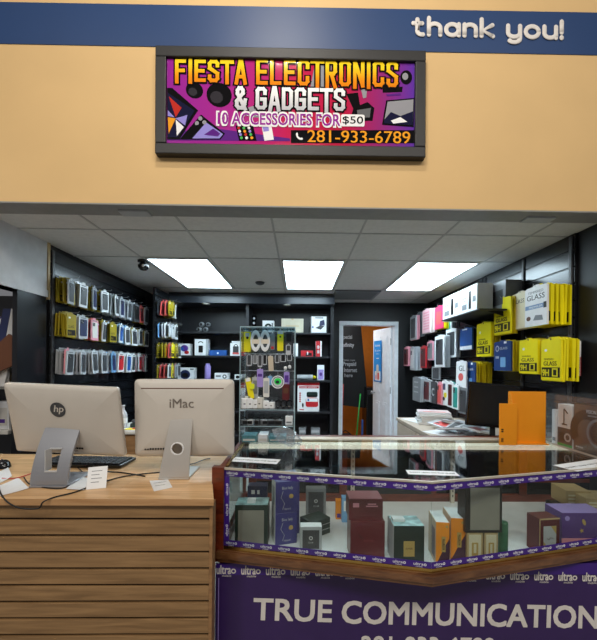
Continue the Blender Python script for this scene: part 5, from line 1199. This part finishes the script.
for i, (x0, x1) in enumerate(((299, 306), (311, 320))):
    b = MB(); a = at(x0, 428, UY+.06); c_ = at(x1, 428, UY+.06); b.box(0, c_.x-a.x, 0, .1, 0, .09, 'grey', .003); b.box(.01, c_.x-a.x-.01, -.001, 0, .03, .06, 'lgrey'); tag(b.build('gadget_box', loc=(a.x, UY+.06, .481)), 'dim grey box on the lowest visible shelf, %s one' % ('left', 'right')[i], 'box')

# ------------------------------------------------------------------ acrylic display tower on the case
TY = 2.10; tx0 = at(239.5, 430, TY).x; tx1 = at(294.2, 430, TY).x; tz = ZT+.0035; TT = at(268, 327.5, TY).z; TD = .20
t = tag(empty('display_tower', ((tx0+tx1)/2, TY+TD/2, tz)), 'clear acrylic display tower of hanging cables and chargers on the glass case', 'display tower')
tx = (tx0+tx1)/2; hw = (tx1-tx0)/2; hT = TT-tz
for s_ in (-1, 1): b = MB(); b.box(s_*hw-(.005 if s_ > 0 else 0), s_*hw+(.005 if s_ < 0 else 0), -TD/2, TD/2, 0, hT, 'acrylic'); b.build('side_pane', t)
b = MB(); b.box(-hw+.005, hw-.005, TD/2-.005, TD/2, 0, hT, 'acrylic'); b.build('rear_pane', t)
b = MB(); b.box(-hw, hw, -TD/2, TD/2, hT, hT+.006, 'blue_acrylic'); b.build('top_pane', t)
EM = mat('acrylic_edge', (150, 176, 184), rough=.2, spec=.8)
b = MB()
for s_ in (-1, 1):
    for y_ in (-TD/2, TD/2-.004): b.box(s_*hw-.0025, s_*hw+.0025, y_-.0005, y_+.003, 0, hT+.006, EM)
b.box(-hw, hw, -TD/2-.001, -TD/2+.002, hT, hT+.006, EM); b.build('edge_trim', t)
LV = [at(268, y_, TY).z-tz for y_ in (426, 409.5)]
for z_ in LV: b = MB(); b.box(-hw+.005, hw-.005, -TD/2, TD/2-.005, z_-.005, z_, 'acrylic'); b.box(-hw+.005, hw-.005, -TD/2-.001, -TD/2, z_-.005, z_, EM); b.build('shelf', t)
b = MB(); b.box(-hw+.005, hw-.005, -TD/2, TD/2-.005, 0, .004, 'acrylic'); b.build('base_pane', t)
bars = [at(268, y_, TY+.1).z-tz for y_ in (331, 354, 371)]
for z_ in bars: b = MB(); b.tube([(-hw+.004, .03, z_), (hw-.004, .03, z_)], .003, 'steel'); b.build('hanging_bar', t)
HY = TY+TD/2+.02
def hangp(name, lab_, cat, x0, x1, y0, y1, card, deco=None, Y=HY, tilt=0, th=.008, grp=None):
    a = at((x0+x1)/2, y0, Y); c_ = at(x1, y1, Y); w = (x1-x0)/350*Y; h = a.z-c_.z
    b = MB(); b.rrect(-w/2, w/2, -h, -.006, min(.006, w*.3), 0, th, card); b.ring(0, -.002, .004, .3, th*.5, 'silver', .001, 10)
    if deco: deco(b, w, h)
    return tag(b.build(name, loc=(a.x, Y-.012, a.z), rot=(0, tilt, 0)), lab_, cat, grp)
dl_ = lambda c1, z0=.15, z1=.6: (lambda b, w, h: b.rrect(-w*.35, w*.35, -h*z1, -h*z0, .003, -.002, 0, c1))
hangp('cable_pack', 'yellow cable pouch hanging at the upper left of the acrylic tower', 'cable pack', 244.5, 251, 331, 352, 'yellow', lambda b, w, h: (b.box(-w*.3, w*.3, -.001, 0, -h*.28, -h*.1, 'lgrey'), b.disc(0, -h*.33, w*.2, w*.2, 0, 'ink', .001)))
hangp('cable_pack', 'yellow cable pouch hanging at the upper right of the acrylic tower', 'cable pack', 277.5, 283.5, 330, 351, 'yellow', lambda b, w, h: (b.box(-w*.45, w*.45, -.001, 0, -h*.2, -.006, 'silver'), b.disc(0, -h*.33, w*.15, w*.15, 0, 'ink', .001)))
for i, xc in enumerate((255.8, 265.2)):
    p_ = at(xc, 341, HY-.03); b = MB()
    for k in range(3): b.ring(0, 0, .0185+.0045*k, .13, 0, 'white', .007, 26, Matrix.Translation((0, -.004*k, 0)), 0, 2*PI, rz=.046+.0065*k)
    b.box(-.03, .03, -.012, -.007, -.018, .010, mat('label_beige', (226, 214, 196), rough=.5)); b.tube([(0, 0, .05), (0, 0, .062)], .003, 'silver', 6)
    tag(b.build('charging_cable', loc=(p_.x, p_.y, p_.z)), 'coiled white charging cable with beige label, %s of two in the tower' % ('left', 'right')[i], 'cable', 'white coiled cables in the tower')
hangp('earphone_pack', 'dark earphone pack with pale plug in the upper right corner of the tower', 'earphones', 285.5, 292.5, 331, 349, 'dgrey', dl_('ink'))
hangp('earphone_pack', 'slim white and black pack hanging by the right pane of the tower', 'earphones', 286, 291, 344, 355, 'clear_case', dl_('dgrey'), Y=HY-.03)
hangp('cable_pack', 'small red and grey pack between coils and the right yellow pouch', 'cable pack', 270.5, 275, 333, 350, 'grey', lambda b, w, h: b.box(-w*.3, w*.3, -.002, 0, -h*.95, -h*.8, 'red'))
for i, (x0, x1, yb_, c1) in enumerate(((247, 252, 366, 'dgrey'), (253, 257.5, 364, 'grey'), (258, 262.5, 367, 'dgrey'), (263, 267, 365, 'ink'), (275, 279.5, 363, 'dgrey'), (280.5, 286, 362, 'ink'), (287, 292, 361, 'dgrey'))):
    hangp('earphone_pack', 'dark clear-bagged earphones, %s from the left in the second hanging row of the tower' % ORD[i], 'earphones', x0, x1, 354, yb_, 'clear_case', dl_(c1, .1, .9), Y=HY, grp='earphones in the second row of the tower')
hangp('cable_pack', 'beige narrow pack in the second hanging row of the tower', 'cable pack', 268, 273, 355, 371, mat('beige_pack', (196, 184, 164), rough=.4), tilt=-.06, Y=HY-.03)
hangp('earphone_pack', 'lilac earphone pack left of centre in the tower', 'earphones', 257.3, 263.3, 368, 387, 'lilac', dl_('purple', .3, .45), Y=HY-.02)
hangp('earphone_pack', 'lilac pack hanging under the white earbuds in the tower', 'earphones', 284, 289.5, 371, 385, 'lilac', dl_('purple', .3, .8), Y=HY-.02)
b = MB()
for s_ in (-1, 1): b.lathe([(.001, -.012), (.008, -.009), (.0105, 0), (.008, .009), (.001, .012)], 'white', 12, Matrix.Translation((s_*.013, 0, .004*s_)))
b.tube([(-.013, 0, -.004), (-.02, 0, -.022)], .0035, 'white', 6); b.tube([(.013, 0, .004), (.013, 0, .035)], .0012, 'steel', 4)
p_ = at(287.5, 367.5, HY-.03); tag(b.build('earbuds', loc=(p_.x, p_.y, p_.z)), 'pair of white earbuds hanging above the right lilac pack', 'earbuds')
p_ = at(277.8, 382, HY-.05); b = MB(); b.disc(0, 0, .030, .030, 0, 'clear_case', .004, 28); b.ring(0, 0, .037, .08, -.001, 'white', .005, 30); b.disc(0, .004, .022, .020, -.004, mat('bright_green', (40, 220, 90), rough=.4, noise=.2), .001, 24); b.disc(-.002, .0, .012, .010, -.005, 'dgreen', .001); b.tube([(0, -.002, .037), (0, -.0, .065)], .0015, 'steel', 4)
tag(b.build('ring_pack', loc=(p_.x, p_.y, p_.z)), 'round white rimmed pack with bright green disc in the tower', 'cable pack')
hangp('cable_pack', 'yellow pouch hanging tilted above the white adapters', 'cable pack', 245, 250.5, 377, 399, 'yellow', lambda b, w, h: b.box(-w*.4, w*.4, -.001, 0, -h*.2, -.006, 'white'), Y=HY-.05, tilt=-.2)
hangp('cable_pack', 'small lime yellow tag beside the tilted yellow pouch', 'cable pack', 250.5, 254.5, 382.5, 389, mat('lime', (220, 230, 40), rough=.4), None, Y=HY-.06)
hangp('cable_pack', 'pale grey pouch left of the upright beige pouch in the tower', 'cable pack', 252.5, 258.5, 376, 398, 'lgrey', dl_('grey', .2, .8), Y=HY-.01)
hangp('cable_pack', 'upright cream pouch behind the white adapters in the tower', 'cable pack', 263.5, 269.5, 377, 397, 'offwhite', dl_('lgrey', .2, .8), Y=HY-.03)
hangp('cable_pack', 'light blue pack left of the green disc pack', 'cable pack', 268, 272.5, 375, 385, 'sky', None, Y=HY)
hangp('cable_pack', 'maroon teardrop pouch at the lower right of the tower', 'cable pack', 282.5, 289.5, 383, 400, 'maroon', dl_('brown', .3, .6), Y=HY-.04)
zsh = tz+LV[1]+.0008; ra = random.Random(5)
for i, (x_, yf) in enumerate(((244, 0), (249, .0), (254.5, 0), (260.5, 0), (266, 0), (272, 0), (246.5, .07), (257, .07), (264, .07))):
    s_ = .030+.008*ra.random(); b = MB(); hh_ = .04+.03*ra.random(); b.box(-s_/2, s_/2, -s_*.45, s_*.45, 0, hh_, 'white' if i % 4 != 3 else 'offwhite', .005); b.box(-.005, -.002, -s_*.1, s_*.1, hh_, hh_+.012, 'steel'); b.box(.002, .005, -s_*.1, s_*.1, hh_, hh_+.012, 'steel')
    b.box(-.006, .006, -s_*.455, -s_*.45, hh_*.4, hh_*.5, 'ink')
    p_ = at(x_, 405, TY+.04+yf); tag(b.build('charger_adapter', loc=(p_.x, TY+.045+yf, zsh), rz=ra.uniform(-.5, .5)), 'white charger plug on the upper tower shelf, %s from the left in the %s' % ((ORD[i] if i < 6 else ORD[i-6]), ('front line' if i < 6 else 'rear line')), 'charger', 'white charger plugs in the tower')
for i, x_ in enumerate((278, 283.5, 289)):
    b = MB(); p_ = at(x_, 405, TY+.06); 
    for k in range(3): b.ring(0, .022+.003*k, .012+.003*k, .14, 0, 'gloss_black' if k != 1 else 'dgrey', .005, 18, Matrix.Translation((0, -.006*k, .0)) @ Matrix.Rotation(.2*k, 4, 'Z'), rz=.022)
    b.box(-.008, .008, -.03, -.016, 0, .014, 'gloss_black', .002); tag(b.build('charging_cable', loc=(p_.x, TY+.07, zsh)), 'coiled black cable on the upper tower shelf, %s from the left' % ORD[i], 'cable', 'black coiled cables in the tower')
zs2 = tz+LV[0]+.0008
for i, (x_, s_, mt_) in enumerate(((244.5, .034, 'dgrey'), (251, .038, 'lgrey'), (257.5, .03, 'dgrey'), (264, .04, 'grey'), (271, .05, 'dgrey'), (279, .045, 'dgrey'))):
    p_ = at(x_, 420, TY+.05); b = MB(); b.box(-s_/2, s_/2, -.02, .02, 0, .03, mt_, .005); b.box(-s_/2+.004, s_/2-.004, -.021, -.02, .006, .024, 'ink'); b.tube([(s_*.4, 0, .03), (s_*.2, .01, .042), (-s_*.3, .01, .036)], .003, 'gloss_black', 6)
    tag(b.build('car_charger', loc=(p_.x, TY+.05, zs2), rz=ra.uniform(-.4, .4)), 'small %s gadget on the lower tower shelf, %s from the left' % ('pale' if mt_ == 'lgrey' else 'dark', ORD[i]), 'charger', 'gadgets on the lower tower shelf')
p_ = at(289, 420, TY+.05); b = MB(); b.box(-.022, .022, -.02, .03, 0, .05, 'white', .003); b.box(-.016, .016, -.021, -.02, .01, .02, 'grey'); 
for k in (-1, 1): b.box(k*.01-.004, k*.01+.004, -.01, .0, .05, .056, 'offwhite')
tag(b.build('charger_box', loc=(p_.x, TY+.06, zs2)), 'white cube box at the right end of the lower tower shelf', 'box')
zb_ = tz+.0048
tl_ = mat('teal_box', (84, 140, 150), rough=.35, noise=.3, nscale=40)
for i, (x0, x1, h_, mt_, nm) in enumerate(((242, 256, .04, tl_, 'teal patterned flat box in the bottom of the tower, left of the white box'), (258, 267.5, .045, 'white', 'small white box between two teal boxes in the bottom of the tower'), (269, 286, .035, tl_, 'teal patterned flat box in the bottom of the tower, right of the white box'))):
    a = at(x0, 440, TY+.03); c_ = at(x1, 440, TY+.03); b = MB(); b.box(0, c_.x-a.x, 0, .12, 0, h_, mt_, .002); b.box(.006, c_.x-a.x-.006, -.0006, 0, .008, h_*.5, 'offwhite'); tag(b.build('small_box', loc=(a.x, TY+.03, zb_)), nm, 'box')

# ------------------------------------------------------------------ side desk with papers, right of the doorway
dx0 = 1.06; dy0 = 2.47; dy1 = 3.72; DZ = .88
t = tag(empty('side_desk', (1.45, 3.0, 0)), 'beige side desk under the right wall rack, covered in papers', 'desk')
bm_ = mat('beige_panel', (178, 162, 146), rough=.5)
b = MB(); b.box(dx0-1.45-.015, 1.93-1.45, dy0-3.0, dy1-3.0, DZ-.03, DZ, bm_, .003); b.build('desktop', t)
b = MB(); b.box(dx0-1.45, 1.93-1.45, dy0-3.0+.02, dy1-3.0-.02, 0, DZ-.03, bm_); b.build('body', t)
for k in range(2): b = MB(); b.box(dx0-1.45-.012, dx0-1.45, dy0-3+.05+k*.6, dy0-3+.62+k*.6, .1, DZ-.25, bm_, .003); b.build('door', t); b = MB(); b.box(dx0-1.45-.012, dx0-1.45, dy0-3+.05+k*.6, dy0-3+.62+k*.6, DZ-.23, DZ-.05, bm_, .003); b.build('drawer', t)
z_ = DZ+.0005
for i in range(5):
    b = MB(); b.box(-.145, .145, -.11, .11, 0, .022, 'paper', .003); b.box(-.144, .144, -.109, .109, .022, .0225, 'offwhite' if i < 4 else mat('cover', (210, 190, 190), rough=.4)); b.box(-.1, .1, -.08, -.05, .0226, .023, 'coral' if i == 4 else 'grey')
    tag(b.build('magazine', loc=(1.30+.01*((i*7) % 3-1), 3.34+.012*((i*5) % 3-1), z_), rz=-.25+.07*((i*3) % 4)), 'thick white catalogue in the pile on the side desk, %s' % ('bottom one', 'second from the bottom', 'middle one', 'second from the top', 'top one with reddish print')[i], 'catalogue', 'pile of catalogues on the side desk'); z_ += .0235
for i, (cx_, cy_, rz_, w_, d_, lb) in enumerate(((1.20, 3.52, .3, .2, .28, 'white sheet sticking out under the catalogue pile'), (1.22, 2.82, .5, .24, .34, 'white sheet hanging over the front edge of the side desk'), (1.36, 2.70, -.2, .22, .3, 'white sheet beneath the bagged packs nearest the case'), (1.62, 2.62, .2, .22, .3, 'white sheet under the black monitor'))):
    b = MB(); b.box(-w_/2, w_/2, -d_/2, d_/2, 0, .0012, 'paper'); b.box(-w_*.3, w_*.3, d_*.2, d_*.22, .0012, .0014, 'grey'); b.box(-w_*.3, w_*.2, d_*.1, d_*.12, .0012, .0014, 'grey')
    tag(b.build('paper_sheet', loc=(cx_, cy_, DZ+.0005+.0014*i), rz=rz_), lb, 'paper')
for i, (cx_, cy_, rz_, tl_a, tl_b, mt_) in enumerate(((1.27, 3.04, .5, .12, -.1, 'coral'), (1.34, 2.92, -.9, .25, .15, 'dgrey'), (1.24, 2.78, .9, -.12, .2, 'dgrey'), (1.42, 2.84, -1.2, .2, .25, 'grey'), (1.40, 2.70, -.9, -.1, .12, 'maroon'), (1.38, 3.05, 1.2, .1, .1, 'grey'))):
    b = MB(); b.box(-.07, .07, -.12, .12, 0, .012, 'clear_case', .004); b.box(-.05, .04, -.08, .07, .012, .016, mt_, .003); b.box(-.03, -.0, .03, .06, .016, .0175, 'ink')
    tag(b.build('phone_case_pack', loc=(cx_, cy_, DZ+.03+.006*i), rot=(tl_a, tl_b, rz_)), 'loose bagged case with %s insert on side desk%s' % ({'coral': 'coral', 'dgrey': 'charcoal', 'grey': 'grey', 'maroon': 'maroon'}[mt_], ('', ', at the back of the heap', ', nearest the glass case', ', in the middle of the heap', '', ', behind the charcoal ones')[i]), 'phone case', 'loose bagged cases on the side desk')
def screen(lab_, x0, x1, yl, yr, Y, h, stand=True, roll=None):
    a = at(x0, yl, Y); c_ = at(x1, yr, Y); w = (c_-a).length; ang_ = math.atan2(c_.z-a.z, c_.x-a.x); mid = (a+c_)/2
    t = tag(empty('computer_monitor', (mid.x, Y, DZ+.001)), lab_, 'monitor', 'black monitors on the side desk')
    b = MB(); b.rrect(-w/2, w/2, -h, 0, .006, 0, .025, 'gloss_black'); b.box(-w/2+.012, w/2-.012, -.001, 0, -h+.02, -.012, 'ink'); b.build('screen', t, loc=(0, 0, mid.z-DZ-.001), rot=(0, -ang_, 0))
    b = MB(); b.box(-.02, .02, .03, .045, 0, mid.z-DZ-h*.5, 'matte_black', .003); b.build('neck', t)
    b = MB(); b.box(-.1, .1, -.04, .12, 0, .01, 'matte_black', .004); b.build('foot', t)
screen('black monitor with its left half showing behind the orange stand', 470, 521, 381.5, 386, 2.62, .33)
screen('black monitor behind the orange stand and the clear acrylic box', 521, 590, 386, 394.5, 2.80, .33)

# ------------------------------------------------------------------ store room seen through the doorway
bx0 = at(341, 330, 6.3).x; bx1 = at(361, 330, 6.3).x; zt0 = at(350, 326, 6.3).z; zb0 = at(358, 408, 6.3).z
t = tag(empty('retractable_banner', ((bx0+bx1)/2, 6.3, 0)), 'black advertising banner with white writing leaning inside the store room', 'banner')
cxb = (bx0+bx1)/2; hb = zt0-zb0
b = MB(); lf = at(354, 405, 6.3).x-cxb; rt = at(368, 400, 6.3).x-cxb
b.prism([(bx0-cxb-.1, zt0), (bx1-cxb, zt0), (rt, zb0+.12), (rt-.06, zb0), (bx0-cxb+.02, zb0+.05)], 0, .004, 'matte_black')
def bt_(s_, x0, y1, y0, x1, off=.02):
    a = at(x0, y1, 6.3); c_ = at(x1, y0, 6.3); b.text(s_, a.x-cxb, a.z, c_.z-a.z, 'lgrey', y=-.0005, w=c_.x-a.x, off=off, ext=.0006)
bt_('special', 342, 340, 335, 352, 0); bt_('xfinity', 343, 348, 343, 354); bt_("There's a new", 342.5, 361, 359, 355, 0); bt_('Prepaid', 343, 367, 362, 356); bt_('Internet', 344, 372, 368, 357); bt_('here', 344.5, 377, 373.5, 352.5)
b.build('banner_sheet', t)
b = MB(); b.tube([(cxb*0-.2, .01, 0.0), (-.05, .01, zt0)], .008, 'steel'); b.build('pole', t)
b = MB(); b.box(-.02, .02, -.02, .02, 0, 0.001, 'ink')
def broom(lab_, x0, y0, x1, y1, Y, mt1, mt2):
    a = at(x0, y0, Y); c_ = at(x1, y1, Y); t = tag(empty('broom', (c_.x, Y, 0)), lab_, 'broom')
    top = Vector((a.x-c_.x, .25, a.z)); b = MB(); b.tube([(0, 0, .1), tuple(top)], .012, mt1); b.build('handle', t)
    b = MB(); b.prism([(-.12, 0), (.12, 0), (.09, .12), (-.09, .12)], -.03, .03, mt2); b.build('brush', t)
broom('green handled broom leaning in the store room', 363, 395, 356, 428, 6.0, 'green', 'dgreen')
broom('red handled mop leaning at the left in the store room', 345, 385, 341, 436, 5.95, 'red', 'coral')
p_ = at(363, 420, 5.9); b = MB(); b.prism([(-.12, 0), (.12, 0), (.14, .02), (.12, .1), (-.12, .1)], -.08, .08, 'blue'); b.box(-.015, .015, .06, .08, .1, .5, 'blue', .004); tag(b.build('dustpan', loc=(p_.x, 5.9, .001)), 'blue dustpan standing on the store room floor', 'dustpan')
b = MB(); b.box(-.14, .14, -.2, .2, 0, 1.05, 'gloss_black', .006); b.box(-.12, .12, -.205, -.2, .1, .9, 'ink'); b.box(-.12, .12, -.205, -.2, .92, 1.0, 'dgrey'); tag(b.build('floor_cabinet', loc=(at(372, 400, 6.2).x+.02, 6.3, 0)), 'dark narrow cabinet beside the open door in the store room', 'cabinet')
b = MB(); b.tube([(-.0, 0, 1.05), (0, 0, 1.5)], .012, 'brown'); b.box(-.03, .03, -.02, .02, 1.3, 1.42, 'brown', .005); 
b = MB(); b.box(-.12, .12, -.1, .1, 0, .16, 'dgrey', .01); b.tube([(-.1, 0, .16), (0, -.05, .24), (.1, 0, .16)], .01, 'ink'); tag(b.build('tool_bag', loc=(at(347, 430, 6.2).x, 6.45, 0.001)), 'dark tool bag on the store room floor by the banner', 'bag')
# poster on the shop side of the door leaf
side = 1
Pw, Ph = .36*Lw/.7, at(380, 339, 5.6).z-at(380, 381, 5.6).z
zc0 = at(380, 382, 5.65).z
b = MB(); b.box(0, Pw*.9, -.0015, 0, 0, Ph, mat('poster_blue', (40, 140, 215), rough=.4))
w_ = Pw*.9
b.text('Switch', w_*.2, Ph*.86, Ph*.045, 'white', y=-.0016, w=w_*.6, off=.03, ext=.0004); b.text('& save', w_*.15, Ph*.74, Ph*.05, 'white', y=-.0016, w=w_*.7, ext=.0004); b.text('today', w_*.3, Ph*.66, Ph*.04, 'white', y=-.0016, w=w_*.4, ext=.0004)
b.box(w_*.35, w_*.65, -.002, 0, Ph*.56, Ph*.58, 'white'); b.rrect(w_*.15, w_*.9, Ph*.03, Ph*.26, .02, -.002, 0, 'white'); b.rrect(w_*.35, w_*.65, Ph*.05, Ph*.42, .03, -.0026, 0, 'offwhite'); b.rrect(w_*.5, w_*.72, Ph*.05, Ph*.22, .02, -.0032, 0, 'coral'); b.rrect(w_*.22, w_*.4, Ph*.05, Ph*.16, .02, -.0032, 0, 'pink')
# the leaf face turned to the shop: local +y side
M_ = Mdoor @ Matrix.Translation((Lw-.05, .0315, zc0)) @ Matrix.Rotation(PI, 4, 'Z')
po = b.build('door_poster'); po.matrix_world = M_
tag(po, 'bright blue poster with white writing on the open white door', 'poster')
